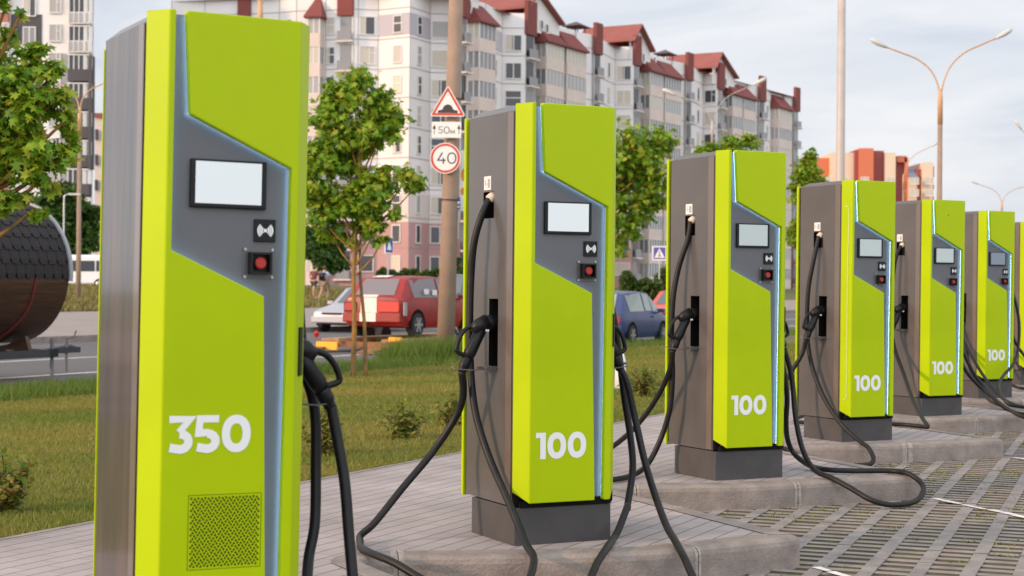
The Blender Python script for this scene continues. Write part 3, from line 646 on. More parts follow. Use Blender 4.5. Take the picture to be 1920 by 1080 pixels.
UU = Vector((0.4867, 0.8733)); NN = Vector((0.8733, -0.4867)); PO = Vector((-4.6, 158.0))
def fp(px, d=0.0):
    q = (px-960)/3094; s = (4.6+158*q-d*(0.8733+0.4867*q))/(0.4867-0.8733*q)
    return PO+UU*s+NN*d
def wp(px, Y): return Vector(((px-960)/3094*Y, Y))
wr = random.Random(11)
BLD = thing('apartment_building', (0, 158, 1.0), 0, 'long white nine-storey block with red roofs and pink ground floors', 'building')
OB = Vector((0, 158, 1.0))
class LB(MB):        # builder in building-local coordinates
    def wall(s, p, q, z0, z1, mi=0): s.add([(p.x,p.y,z0),(q.x,q.y,z0),(q.x,q.y,z1),(p.x,p.y,z1)], [(0,1,2,3)], mi)
    def fin(s, name, m, par=None, **k):
        s.v = [(x-OB.x, y-OB.y, z-OB.z) for x, y, z in s.v]; return s.build(name, m, par or BLD, **k)
ZT = 28.5
WZ = [25.5-2.8*k for k in range(9)]
wallb, pinkb, creamb, lil, jnt, WINS = LB(), LB(), LB(), LB(), LB(), []
def seg(p, q, ztop=ZT, win=None, wcol=(1.3, 1.4), band=False, joints=True):
    """wall segment left->right as seen; win = fraction along"""
    wallb.wall(p, q, 9.7, ztop); pinkb.wall(p, q, 0.4, 7.0); creamb.wall(p, q, 7.0, 9.7)
    d = (q-p); L = d.length; t = d.normalized(); n = Vector((t.y, -t.x)); ang = math.atan2(t.y, t.x)
    if joints:
        for z in [27.0-2.8*k for k in range(0, 10)]: jnt.obox(((p.x+q.x)/2+n.x*.01, (p.y+q.y)/2+n.y*.01, z), (t.x, t.y, 0), L/2, (0,0,1), 0.035, (n.x, n.y, 0), 0.02)
        jnt.obox((p.x+n.x*.01, p.y+n.y*.01, (ztop+1)/2), (t.x, t.y, 0), 0.03, (0,0,1), (ztop-1)/2, (n.x, n.y, 0), 0.02)
    if band:
        wfr = (win or .5)
        lil = LB(); lil.obox(((p.x+q.x)/2+n.x*.02, (p.y+q.y)/2+n.y*.02, 25.5), (t.x, t.y, 0), L/2-.05, (0,0,1), 1.0, (n.x, n.y, 0), 0.015); lil.fin('lilac_band', M_LILAC)
    if win is not None:
        for k, z in enumerate(WZ):
            c = p+d*win+n*(.045 if band else .02); st_ = wr.choice([2, 2, 3, 3, 1, 4]) if wcol[0] > 1 else wr.choice([1, 4, 4])
            WINS.append((c.x, c.y, z, ang, wcol[0], wcol[1]*(1.0 if k < 8 else .9), st_, wr.choice([0, 0, 4, 4, 2, 3, 2])))
red, pil, balc, baypar = LB(), LB(), [], []
def pillar(p, q, ztop=29.7, n_=None):
    seg(p, q, ztop=ztop, joints=False)
    d = q-p; L = d.length; t = d.normalized(); n = Vector((t.y, -t.x)); c = (p+q)/2
    pl = LB(); pl.obox((c.x+n.x*.12, c.y+n.y*.12, 28.1), (t.x, t.y, 0), L/2+.04, (0,0,1), 1.7, (n.x, n.y, 0), 0.2); pl.fin('roof_pier', M_ROOFD)
    b = LB()
    for k, z in enumerate(WZ):
        b.obox((c.x+n.x*.45, c.y+n.y*.45, z-1.55), (t.x, t.y, 0), L/2+.12, (0,0,1), 0.07, (n.x, n.y, 0), 0.22, 0)
        b.obox((c.x+n.x*.5, c.y+n.y*.5, z-1.0), (t.x, t.y, 0), L/2-.05, (0,0,1), 0.45, (n.x, n.y, 0), 0.02, 3)
        b.obox((c.x+n.x*.03, c.y+n.y*.03, z-.1), (t.x, t.y, 0), L/2-.2, (0,0,1), 1.15, (n.x, n.y, 0), 0.03, 2+wr.choice([0, 1]))
    b.fin('balcony_column', [M_CREAM, GL[2], GL[0], GL[1]])
def bay(p, q, dep=1.3, side=0):
    seg(p, q, joints=False)
    d = q-p; L = d.length; t = d.normalized(); n = Vector((t.y, -t.x))
    a = p+t*.15; c = q-t*.15; Lc = (c-a).length; cc = (a+c)/2+n*dep/2
    b = LB(); gs = []; h = LB()
    b.obox((cc.x, cc.y, 13.2), (t.x, t.y, 0), Lc/2-.06, (0,0,1), 12.9, (n.x, n.y, 0), dep/2-.06)
    for k, z in enumerate(WZ):
        b.obox((cc.x, cc.y, z-1.45), (t.x, t.y, 0), Lc/2, (0,0,1), 0.62, (n.x, n.y, 0), dep/2)
        b.obox((cc.x, cc.y, z+.74), (t.x, t.y, 0), Lc/2+.04, (0,0,1), 0.06, (n.x, n.y, 0), dep/2+.04)
        gi = wr.choice([2, 3, 2, 1]); g = LB(); gs.append(g)
        for (ctr, ax, hl, nn_) in ((cc+n*(dep/2-.03), t, Lc/2, n), (cc-t*(Lc/2-.03), n, dep/2, -t), (cc+t*(Lc/2-.03), n, dep/2, t)):
            g.obox((ctr.x, ctr.y, z-.08), (ax.x, ax.y, 0), hl-.04, (0,0,1), 0.76, (nn_.x, nn_.y, 0), 0.02, 1+wr.choice([1, 3, gi, 2]))
            m = max(2, int(hl*2/0.75))
            for i in range(m+1):
                u = ctr+ax*(-hl+.05+(2*hl-.1)*i/m); g.obox((u.x, u.y, z-.08), (ax.x, ax.y, 0), 0.05, (0,0,1), 0.76, (nn_.x, nn_.y, 0), 0.045, 0)
    bb_ = b.fin('balcony_bay', M_PEACH)
    for g in gs: g.fin('bay_window', [M_FRAME]+GL, bb_)
    zt, ze = 28.1, 26.25; f1 = a-t*.3+n*(dep+.35); f2 = c+t*.3+n*(dep+.35); w1 = a+t*.35; w2 = c-t*.35
    h.add([(f1.x,f1.y,ze),(f2.x,f2.y,ze),(w2.x,w2.y,zt),(w1.x,w1.y,zt),(a.x-t.x*.3,a.y-t.y*.3,ze),(c.x+t.x*.3,c.y+t.y*.3,ze),(f1.x,f1.y,ze-.15),(f2.x,f2.y,ze-.15),(a.x-t.x*.3,a.y-t.y*.3,ze-.15),(c.x+t.x*.3,c.y+t.y*.3,ze-.15)],
          [(0,1,2,3),(0,3,4),(1,5,2),(0,6,7,1),(0,4,8,6),(1,7,9,5),(6,8,9,7)])
    h.fin('bay_hood', M_ROOFD)
# left wing (right to left listing built left to right)
c_ = [wp(318, 160), wp(380, 159.6), wp(444, 158.6), wp(466, 158.4), wp(520, 157.5), wp(552, 156.5), wp(578, 156.2), wp(607, 155.9), wp(631, 155.6), wp(659, 155.2), wp(668, 155.3), wp(706, 155.6), wp(765, 153.6), wp(803, 157.4), wp(862, 157.9)]
seg(c_[0], c_[1], win=.5); seg(c_[1], c_[2], win=.5, ztop=29.2); pillar(c_[2], c_[3], 30.2); seg(c_[3], c_[4], win=.5); seg(c_[4], c_[5], win=.5, wcol=(.8, 1.4)); seg(c_[5], c_[6], win=None)
bay(c_[6], c_[7]); seg(c_[7], c_[8], win=.4, wcol=(.7, 1.5)); pillar(c_[8], c_[9], 31); seg(c_[9], c_[10]); seg(c_[10], c_[11], win=.45, wcol=(1.3, 1.6)); 
seg(c_[11], c_[12], win=.62, wcol=(.85, 1.5), band=True, ztop=31.5); seg(c_[12], c_[13], win=.45, wcol=(.75, 1.6), band=True, ztop=31.5); seg(c_[13], c_[14], win=.35, wcol=(1.7, 1.5), ztop=31)
# main facade
pillar(fp(860, 0.9), fp(872, 0.9)); bay(fp(872, .5), fp(906, .5))
def period(pa, pb, pc, pd, win1=.55, win2=.5, z=ZT):
    seg(fp(pa, .5), fp(pb, -.8), win=win1, wcol=(1.0, 1.5), band=(pa < 1000), ztop=z); seg(fp(pb, -.8), fp(pc, 1.2), win=win2, wcol=(1.5, 1.5), ztop=z); pillar(fp(pc, 1.2), fp(pd, 1.2))
period(906, 938, 981, 998); bay(fp(999, .2), fp(1035, .2)); bay(fp(1038, .2), fp(1076, .2))
seg(fp(1076, .3), fp(1110, 1.0), win=.3, wcol=(1.6, 1.5)); pillar(fp(1110, 1.2), fp(1122, 1.2))
period(1122, 1150, 1184, 1195); bay(fp(1196, .2), fp(1223, .2)); bay(fp(1225, .2), fp(1257, .2))
seg(fp(1257, .3), fp(1283, 1.0), win=.4); pillar(fp(1283, 1.2), fp(1293, 1.2))
period(1293, 1316, 1342, 1352); bay(fp(1353, .2), fp(1373, .2)); bay(fp(1374, .2), fp(1398, .2))
seg(fp(1398, .3), fp(1420, 1.0), win=.45); pillar(fp(1420, 1.2), fp(1430, 1.2)); seg(fp(1430, 1.0), fp(1441, .3), win=.5, wcol=(.8, 1.4)); bay(fp(1441, .2), fp(1467, .2)); seg(fp(1467, .3), fp(1486, 1.0), win=.4); pillar(fp(1486, 1.2), fp(1494, 1.2))
# end wall, back and flat roof
E1 = fp(1494, 1.2); E2 = E1-NN*14; B0 = c_[0]+Vector((-2, 16)); B1 = PO+Vector((-10, 22))
for p, q in ((E1, E2), (E2, B1), (B1, B0), (B0, c_[0])): wallb.wall(p, q, 0.4, ZT)
rl = LB(); rl.add([(p.x, p.y, ZT-.1) for p in (c_[0], c_[6], c_[12], c_[14], fp(906), fp(1110), fp(1293), E1, E2, B1, B0)], [tuple(range(11))]); rl.fin('flat_roof', M_ROOF)
wallb.fin('wall', M_PANEL); pinkb.fin('ground_floor_wall', M_PINK); creamb.fin('cream_wall_band', M_CREAM); jnt.fin('panel_joints', M_JOINT);
def gable(pl, pr, pxr, zl, zr, zrg, L=7.5, d=1.6):
    a, c, r = fp(pl, d), fp(pr, d), fp(pxr, d); ov = 0.0
    b = LB(); A = [(a.x, a.y, zl), (r.x, r.y, zrg), (c.x, c.y, zr)]; Bk = [(p[0]-NN.x*L, p[1]-NN.y*L, p[2]) for p in A]; th = .22
    A2 = [(p[0], p[1], p[2]-th) for p in A]; B2 = [(p[0], p[1], p[2]-th) for p in Bk]; v = A+Bk+A2+B2
    b.add(v, [(0,1,4,3),(1,2,5,4),(0,6,7,1),(1,7,8,2),(6,9,10,7),(7,10,11,8),(0,3,9,6),(2,8,11,5)]); b.fin('gable_roof', M_ROOF)
    w = LB(); o = -NN*.7; w.add([(p[0]+o.x, p[1]+o.y, p[2]-.2) for p in A]+[(A[2][0]+o.x, A[2][1]+o.y, 27), (A[0][0]+o.x, A[0][1]+o.y, 27)], [(0,1,2,3,4)]); w.fin('gable_wall', M_PANEL)
    for dz in (0, 1):
        q = r+(c-r)*(.22+.22*dz); WINS.append((q.x-NN.x*.62, q.y-NN.y*.62, 27.9-.25*dz, math.atan2(UU.y, UU.x), .45, .8, 1, 0))
gable(990, 1056, 1012, 29.3, 28.6, 31.2); gable(1187, 1226, 1201, 29.3, 28.7, 31.3); gable(1342, 1383, 1352, 29.2, 28.6, 31.2); gable(868, 905, 872, 29.6, 28.9, 30.8, L=6)
for px in (1077, 1244):
    p = fp(px, -2.5); b = LB()
    for dx in (-.9, .9):
        for dy in (-.6, .6): q = p+UU*dx+NN*dy; b.obox((q.x, q.y, 29.2), (1,0,0), .06, (0,1,0), .06, (0,0,1), .8)
    b.add([(*(p+UU*sx*1.5+NN*sy*1.2), 29.95) for sx, sy in ((-1,-1),(1,-1),(1,1),(-1,1))]+[(*p, 30.6)], [(0,1,4),(1,2,4),(2,3,4),(3,0,4),(0,3,2,1)])
    b.obox((p.x, p.y, 28.8), (UU.x,UU.y,0), .7, (0,0,1), .5, (NN.x,NN.y,0), .5); b.fin('roof_vent', mat('vent_dark_metal', (.09,.07,.07), .6))
# the hundred windows that show largest are parts, the rest one piece
WINS.sort(key=lambda w: (w[2] < 6.5, w[1]))
for w in WINS[:100]: add_window(BLD, w[0]-OB.x, w[1]-OB.y, w[2]-OB.z, *w[3:])
merge_windows(BLD, [(w[0]-OB.x, w[1]-OB.y, w[2]-OB.z, *w[3:]) for w in WINS[100:]])

# grey and white tower block at the left
Y1 = 150.0
B2 = thing('apartment_building', (X_(40, Y1), Y1, 1.0), 0, 'tall white and dark grey block with glazed loggias, at the left edge', 'building')
OB = Vector((X_(40, Y1), Y1, 1.0)); u = Y1/3094
def bx2(b, x0, x1, d, z0, z1, mi=0, dep=10):
    yf = Y1-d; yb = yf+dep; P_ = [(X_(x0, Y1), yf), (X_(x1, Y1), yf), (X_(x1, yb) if x1 > 160 else X_(x1, Y1), yb), (X_(x0, Y1), yb)]
    b.prism(P_, lambda a, c, t: (a, c, t), z0, z1, mi)
zz = lambda py: 1.1756+(540-py)*u
b = LB(); bx2(b, 14, 172, 0, .5, 38, dep=14); b.fin('wall', M_PANEL, B2)
b = LB(); bx2(b, -80, 14.2, .4, .5, 37.5, dep=12); b.fin('terracotta_wall', M_TERRA, B2)
b = LB(); bx2(b, 110, 130, .05, .5, zz(113), dep=1); b.fin('grey_wall_strip', M_LGREY, B2)
b = LB()
for (x0, x1, y0, y1) in ((17, 75, 40, 95), (60, 74, 95, 320), (17, 60, 150, 205), (17, 60, 258, 312)): bx2(b, x0, x1, .06, zz(y1), zz(y0), dep=1)
b.fin('dark_wall_panel', M_DGREY, B2)
wl_ = []
for k in range(-2, 10):
    py = 21+53.3*k
    for (px, w, h, st_) in ((100, .95, 1.45, 3), (52, 1.0, 1.5, 2), (5, .9, 1.5, 2)):
        if zz(py) > 1.8: wl_.append((X_(px, Y1), Y1-(.08 if px > 20 else .45), zz(py+(6 if px == 52 else 0)), 0, w, h, st_, wr.choice([0, 1, 3, 4])))
for w in wl_: add_window(B2, w[0]-OB.x, w[1]-OB.y, w[2]-OB.z, *w[3:])
for k in range(-2, 10):
    y0 = 10+53.3*k     # window band top; loggias of one storey each
    if zz(y0+50) < 1: continue
    dark = y0 > 100
    b = LB(); g = LB()
    bx2(b, 130, 171, 1.1, zz(y0+50), zz(y0+28), dep=1.2); sl = LB(); bx2(sl, 129, 172, 1.15, zz(y0+2), zz(y0), dep=1.2); sl.fin('loggia_slab', M_FRAME, B2)
    bx2(g, 131, 170, 1.0, zz(y0+28), zz(y0+2), 1, dep=1.0)
    for i in range(5): x = 131+i*9.4; bx2(g, x, x+1.6, 1.12, zz(y0+28), zz(y0+2), 0, dep=.1)
    if not dark:
        bx2(g, 131, 170, 1.16, zz(y0+46), zz(y0+30), 2, dep=.05)
        for i in range(5): x = 131+i*9.4; bx2(g, x, x+1.6, 1.2, zz(y0+48), zz(y0+28), 0, dep=.1)
    lg = b.fin('loggia', M_DGREY if dark else M_FRAME, B2)
    g.v = [(v[0], v[1], v[2]) for v in g.v]; g.fin('loggia_glazing', [M_FRAME, GL[0], GL[3]], B2)
b = LB(); bx2(b, 170, 175, 1.3, zz(330), zz(118), dep=1.6); b.fin('dark_edge_panel', M_DGREY, B2)
b = LB(); bx2(b, 12, 173, .1, 38, 38.5, dep=14.2); b.fin('parapet', M_LGREY, B2)
# small white block with red roof edge seen past it
Y2 = 190.0
B3 = thing('apartment_building', (X_(200, Y2), Y2, 1.0), 0, 'slice of a cream block with red roof edge, beside the nearest charger', 'building')
OB = Vector((X_(200, Y2), Y2, 1.0))
b = LB(); b.box(X_(176, Y2), X_(262, Y2), Y2, Y2+10, .5, 1.1756+(540-232)/3094*Y2); b.fin('wall', M_CREAM, B3)
b = LB(); b.box(X_(175, Y2), X_(263, Y2), Y2-.3, Y2+10.2, 1.1756+(540-232)/3094*Y2, 1.1756+(540-224)/3094*Y2); b.fin('roof_edge', M_ROOF, B3)
b = LB()
for k in range(6): b.box(X_(178, Y2), X_(182, Y2), Y2-.5, Y2+.1, 3.0+2.9*k, 4.2+2.9*k)
b.fin('balcony_column', M_DGREY, B3)

# distant red and cream block
Y3 = 340.0
B4 = thing('apartment_building', (X_(1630, Y3), Y3, 1.0), 0, 'distant red, orange and cream apartment block under the pale sky, above the fourth charger', 'building')
OB = Vector((X_(1630, Y3), Y3, 1.0)); M_OR = mat('orange_red_wall', (.60, .17, .085), .9); M_DR = mat('brick_red_wall', (.30, .08, .07), .9); M_CR = mat('pale_cream_wall', (.70, .54, .40), .9)
for (x0, x1, py, dd, m, nm) in ((1500, 1553, 297, 0, M_OR, 'red_wall_block'), (1553, 1595, 288, 2, M_CR, 'cream_wall_block'), (1595, 1602, 284, 3, M_DR, 'red_wall_block'), (1602, 1628, 281, 4, M_OR, 'red_wall_block'), (1628, 1651, 284, 2, M_DR, 'red_wall_block'),
                           (1651, 1671, 288, 3, M_CR, 'cream_wall_block'), (1671, 1696, 305, 1, M_DR, 'red_wall_block'), (1690, 1697, 296, 2, M_OR, 'orange_wall_block'), (1696, 1712, 333, 2.5, M_CR, 'cream_wall_block'), (1711, 1722, 318, 2, M_DR, 'red_wall_block'), (1721, 1741, 306, 3, M_CR, 'cream_wall_block'), (1740, 1745, 312, 2, M_DR, 'red_wall_block')):
    b = LB(); b.box(X_(x0, Y3), X_(x1, Y3), Y3-dd, Y3+12, .5, 1.1756+(540-py)/3094*Y3); b.fin(nm, m, B4)
b = LB(); z0 = 1.1756+(540-333)/3094*Y3; x0, x1 = X_(1696, Y3), X_(1713, Y3); b.add([(x0, Y3-3, z0), (x1, Y3-3, z0), (x1, Y3, z0+2), (x0, Y3, z0+2)], [(0,1,2,3)]); b.fin('slate_roof', mat('slate', (.16,.2,.26), .6), B4)
b = LB(); x0, x1 = X_(1676, Y3), X_(1694, Y3); z0 = 1.1756+(540-305)/3094*Y3; b.box(x0, x1, Y3-2, Y3+4, z0, z0+1.3); b.fin('orange_attic', M_OR, B4)
for j, px in enumerate((1541, 1575, 1612, 1662, 1704, 1732)):
    for k in range(4):
        py = 336+22*k
        add_window(B4, X_(px, Y3)-OB.x, Y3-4.1+(0.9 if px in (1575, 1662) else 0)-OB.y, 1.1756+(540-py-5)/3094*Y3-OB.z, 0, 1.6, 1.3, 2, wr.choice([0, 2, 2]))

# ---------------------------------------------------------------- vegetation
MAPLE = leafmat('maple_leaves', [(0.07, 0.17, 0.012), (0.16, 0.31, 0.016), (0.24, 0.40, 0.02), (0.35, 0.46, 0.03), (0.42, 0.38, 0.04)])
DARKL = leafmat('dark_leaves', [(0.025, 0.065, 0.01), (0.05, 0.11, 0.015), (0.10, 0.18, 0.022)])
SHRL = leafmat('shrub_leaves', [(0.09, 0.15, 0.015), (0.17, 0.24, 0.025), (0.28, 0.27, 0.04), (0.30, 0.17, 0.05)])
HEDL = leafmat('hedge_leaves', [(0.03, 0.07, 0.012), (0.07, 0.12, 0.02), (0.12, 0.16, 0.03)])
BARK = mat('maple_bark', (0.42, 0.20, 0.03), 0.9, col2=(0.13, 0.085, 0.045), vscale=9, bump=0.5, bscale=30, mapscale=(1, 1, .35))
BARK2 = mat('dark_bark', (0.09, 0.065, 0.045), 0.95, var=.3, vscale=6)
LEAF = [(0, 0)]
for a, r in ((-90, .10), (-62, .55), (-38, .42), (-12, .92), (14, .46), (42, .95), (66, .50), (90, 1.0), (114, .50), (138, .95), (166, .46), (192, .92), (218, .42), (242, .55)): LEAF.append((r*math.cos(R(a)), r*math.sin(R(a))))
LEAF = np.array(LEAF); nL = len(LEAF); LF = np.array([(0, i, i+1 if i+1 < nL else 1) for i in range(1, nL)])
OVAL = np.array([(0, -1), (.5, -.2), (.4, .5), (0, 1), (-.4, .5), (-.5, -.2)]); OVF = np.array([(0,1,2),(0,2,3),(0,3,4),(0,4,5)])
def leaves(name, centers, size, m, par, shape=0, seed=0, up=0.5, outv=None, droop=0.0):
    rs_ = np.random.RandomState(seed); C_ = np.asarray(centers); n = len(C_); S, Fc = (LEAF, LF) if shape == 0 else (OVAL, OVF)
    nr = rs_.normal(size=(n, 3)); nr[:, 2] = np.abs(nr[:, 2])*1.0+up
    if outv is not None: nr += outv*0.9
    nr /= np.linalg.norm(nr, axis=1)[:, None]
    t = rs_.normal(size=(n, 3)); t[:, 2] -= droop; t -= nr*(t*nr).sum(1)[:, None]; t /= np.linalg.norm(t, axis=1)[:, None]; b_ = np.cross(nr, t)
    sz = size*rs_.uniform(.6, 1.25, n)
    fold = 0.25*np.abs(S[:, 0])
    V = C_[:, None, :]+sz[:, None, None]*(S[None, :, 0:1]*b_[:, None, :]+S[None, :, 1:2]*t[:, None, :]-fold[None, :, None]*nr[:, None, :])
    F = (Fc[None]+(np.arange(n)*len(S))[:, None, None])
    return rawmesh(name, V.reshape(-1, 3), F.reshape(-1), m, par)
def tree(name, x, y, blobs, label, cat, n_leaf, leaf, m, bark, trunk_r=0.045, stems=((0, 0),), shape=0, seed=0, group=None, core=0.0, zb=None):
    """blobs: (dx, dy, z above base, radius)"""
    z = (gz(x, y) if zb is None else zb)-.03; t = thing(name, (x, y, z), 0, label, cat, group); rs_ = np.random.RandomState(seed)
    b = MB(); top = max(bl[2] for bl in blobs)
    for si, (sx, sy) in enumerate(stems):
        h = top*0.86
        pts = [(sx, sy, 0), (sx*.8+.01, sy*.8, h*.2), (sx*.45-.02, sy*.5, h*.45), (sx*.3+.04, sy*.3, h*.72), (0.02, 0, h)]
        b.tube(crv(pts, 4), [trunk_r*(1-.8*i/16)*(1 if si == 0 else .8) for i in range(17)], 8)
    tr = b.build('trunk', bark, t, smooth=True)
    br_ = MB(); cents = []; outs = []
    vol = sum(bl[3]**2.2 for bl in blobs)
    for (dx, dy, bz_, r) in blobs:
        st0 = Vector((0, 0, min(bz_*.75, top*.7))) if math.hypot(dx, dy) > .12 else Vector((0, 0, bz_*.8)); bc = Vector((dx, dy, bz_))
        mid = (st0+bc)/2+Vector((dx*.12, dy*.12, -.06*r))
        br_.tube(crv([st0, mid, bc], 4), [trunk_r*.42*(1-.085*i) for i in range(9)], 6)
        k = max(3, int(16*r/ max(.5, r))); subs = []
        for _ in range(k):
            d = rs_.normal(size=3); d /= np.linalg.norm(d); p = bc+Vector(d)*r*rs_.uniform(.45, .85); subs.append(np.array(p))
            br_.tube([bc, (bc+p)/2+Vector(rs_.normal(size=3))*.05*r, p], [trunk_r*.2, trunk_r*.13, trunk_r*.06], 4)
        nl = int(n_leaf*r**2.2/vol); sub = np.array(subs)[rs_.randint(0, len(subs), nl)]
        q = sub+rs_.normal(size=(nl, 3))*r*np.array([.27, .27, .19]); cents.append(q); outs.append((q-np.array(bc))/max(r, .01))
    br_.build('branches', bark, t, smooth=True)
    C_ = np.vstack(cents); O_ = np.vstack(outs)
    leaves('crown', C_, leaf, m, t, shape, seed+1, .35, O_)
    return t
rt = random.Random(5)
k1 = 25.5/3094
def pb(px, py, rpx, cx, base_z, Y=25.5):   # crown clump placed from its measured offset (m) at the tree's own distance
    k = Y/3094; return ((px-cx)*k, rt.uniform(-.35, .35)*rpx*k*1.3, 1.1756+(540-py)*k-base_z, rpx*k*1.0)
zb1 = gz(-2.41, 25.5)
B_ = [(662, 150, 34), (640, 190, 45), (690, 200, 42), (715, 222, 40), (622, 240, 48), (668, 252, 48), (708, 258, 38), (600, 300, 46), (650, 300, 36), (618, 352, 40), (660, 345, 32), (690, 352, 34), (728, 345, 30), (765, 335, 26), (778, 352, 20), (690, 392, 34), (722, 396, 28), (640, 400, 36), (600, 400, 38), (620, 440, 26), (668, 442, 24), (700, 430, 26), (715, 455, 16), (585, 350, 40)]
tree('maple_tree', -2.41, 25.5, [pb(*q, 668, zb1) for q in B_], 'young maple with orange-barked twin stems between the first two chargers', 'tree', 7600, 0.076, MAPLE, BARK, .046, ((-.04, 0), (.15, .1)), seed=1, group='young maples planted along the verge')
Yt = 33.1; zb2 = gz(1.3, Yt)
B_ = [(1090, 290, 60), (1140, 300, 50), (1185, 270, 42), (1225, 272, 38), (1245, 262, 22), (1215, 310, 45), (1170, 330, 46), (1120, 350, 55), (1225, 350, 32), (1060, 340, 55), (1195, 380, 42), (1235, 375, 26), (1150, 400, 42), (1100, 410, 45), (1180, 425, 30), (1165, 465, 22), (1060, 400, 40)]
tree('maple_tree', 1.3, Yt, [pb(*q, 1081, zb2, Yt) for q in B_], 'young maple showing just right of the second charger', 'tree', 6800, 0.085, MAPLE, BARK, .08, ((0, 0),), seed=2, group='young maples planted along the verge')
Yt = 40.8; zb3 = gz(5.0, Yt)
B_ = [(1388, 270, 22), (1420, 268, 20), (1355, 282, 18), (1340, 300, 30), (1400, 300, 34), (1370, 330, 40), (1420, 330, 30), (1330, 350, 35), (1390, 370, 38), (1300, 330, 26), (1340, 400, 34), (1265, 282, 9)]
tree('maple_tree', 5.0, Yt, [pb(*q, 1360, zb3, Yt) for q in B_], 'young maple whose top shows above the third charger', 'tree', 5000, 0.082, MAPLE, BARK, .07, ((0, 0),), seed=3, group='young maples planted along the verge')
Yt = 48.4; zb4 = gz(8.6, Yt)
B_ = [(1519, 284, 9), (1510, 300, 16), (1500, 325, 24), (1522, 330, 20), (1535, 350, 16), (1495, 360, 26), (1520, 380, 26), (1505, 415, 24), (1490, 440, 22), (1520, 450, 18)]
tree('maple_tree', 8.6, Yt, [pb(*q, 1507, zb4, Yt) for q in B_], 'slim young maple between the third and fourth chargers', 'tree', 4600, 0.082, MAPLE, BARK, .07, ((0, 0),), seed=4, group='young maples planted along the verge')
Yt = 17.0; xt = X_(-110, Yt); zb5 = gz(xt, Yt)
B_ = [(60, 130, 42), (95, 150, 30), (30, 175, 55), (110, 190, 30), (75, 225, 50), (118, 238, 28), (20, 250, 55), (60, 290, 45), (110, 300, 34), (130, 272, 18), (20, 320, 50), (75, 345, 34), (25, 385, 38), (60, 400, 20), (5, 20, 22), (35, 35, 10), (-60, 120, 80), (-140, 180, 110), (-60, 260, 90), (-130, 330, 90), (0, 70, 20), (-100, 20, 70)]
tree('maple_tree', xt, Yt, [pb(*q, -110, zb5, Yt) for q in B_], 'maple whose branches reach in from the left edge of the photo', 'tree', 7200, 0.08, MAPLE, BARK, .09, ((0, 0),), seed=5, group='young maples planted along the verge')
# big dark trees beyond the road
def crown(cx, cy, rx, rz, n, r, seed):
    q = random.Random(seed); o = []
    for _ in range(n):
        a = q.uniform(0, 6.28); rr = math.sqrt(q.random()); o.append((cx+rx*rr*math.cos(a), cy+rx*.5*math.sin(a)*rr, q.uniform(-1, 1)*rz*math.sqrt(1-rr*rr*.8), r*q.uniform(.7, 1.2)))
    return o
def bigtree(px, Y, pytop, wpx, hpx, label, m=DARKL, n=5000, leaf=.3, seed=0, name='broadleaf_tree', cat='tree', nb=16):
    x = X_(px, Y); z = gz(x, Y); k = Y/3094; zt = 1.1756+(540-pytop)*k-z; zc = zt-hpx*k/2
    bl = [(dx, dy, zc+dz*.8, r) for dx, dy, dz, r in crown(0, 0, wpx*k*.42, hpx*k*.38, nb, wpx*k*.16, seed)]
    return tree(name, x, Y, bl, label, cat, n, leaf, m, BARK2, .18, ((0, 0),), shape=1, seed=seed)
bigtree(122, 118, 338, 150, 190, 'dense dark green tree behind the white minibus', n=9000, leaf=.22, seed=21, nb=26)
bigtree(613, 100, 418, 90, 110, 'dark green tree behind the maple stems, near the walking people', n=5000, leaf=.2, seed=22)
bigtree(560, 104, 400, 80, 120, 'dark green tree mostly hidden behind the nearest charger', n=3000, leaf=.2, seed=23)
bigtree(866, 118, 470, 40, 75, 'dark conifer-like tree right behind the concrete lamp post', n=2200, leaf=.16, seed=24, nb=9)
def hedge(name, x0, x1, Y, pyt, label, seed, dep=1.6, m=HEDL, n=5000, leaf=.09):
    k = Y/3094; xa, xb = X_(x0, Y), X_(x1, Y); z = gz((xa+xb)/2, Y); h = 1.1756+(540-pyt)*k-z
    t = thing(name, ((xa+xb)/2, Y, z), 0, label, 'hedge'); rs_ = np.random.RandomState(seed); w = (xb-xa)/2
    P_ = np.stack([rs_.uniform(-w, w, n), rs_.uniform(-dep/2, dep/2, n), rs_.uniform(0, 1, n)**.6*h], 1)
    P_[:, 2] *= (.86+.14*np.sin(P_[:, 0]*2.1+seed)*np.cos(P_[:, 0]*5.3)); leaves('foliage', P_, leaf, m, t, 1, seed+1, .3)
    b = MB(); 
    for i in range(9): xx = -w+2*w*(i+.5)/9; b.tube([(xx, 0, -.05), (xx+.05, .02, h*.7)], [.03, .012], 5)
    b.build('stems', BARK2, t); return t
hedge('clipped_hedge', 1163, 1238, 72, 511, 'rounded clipped hedge behind the blue hatchback', 31, n=7000)
hedge('clipped_hedge', 705, 845, 128, 508, 'low hedge along the pink ground floor above the red hatchback roof', 32, n=5000, leaf=.14)
hedge('clipped_hedge', 1228, 1262, 84, 505, 'bush beside the pedestrian crossing sign', 33, n=2500, leaf=.12)
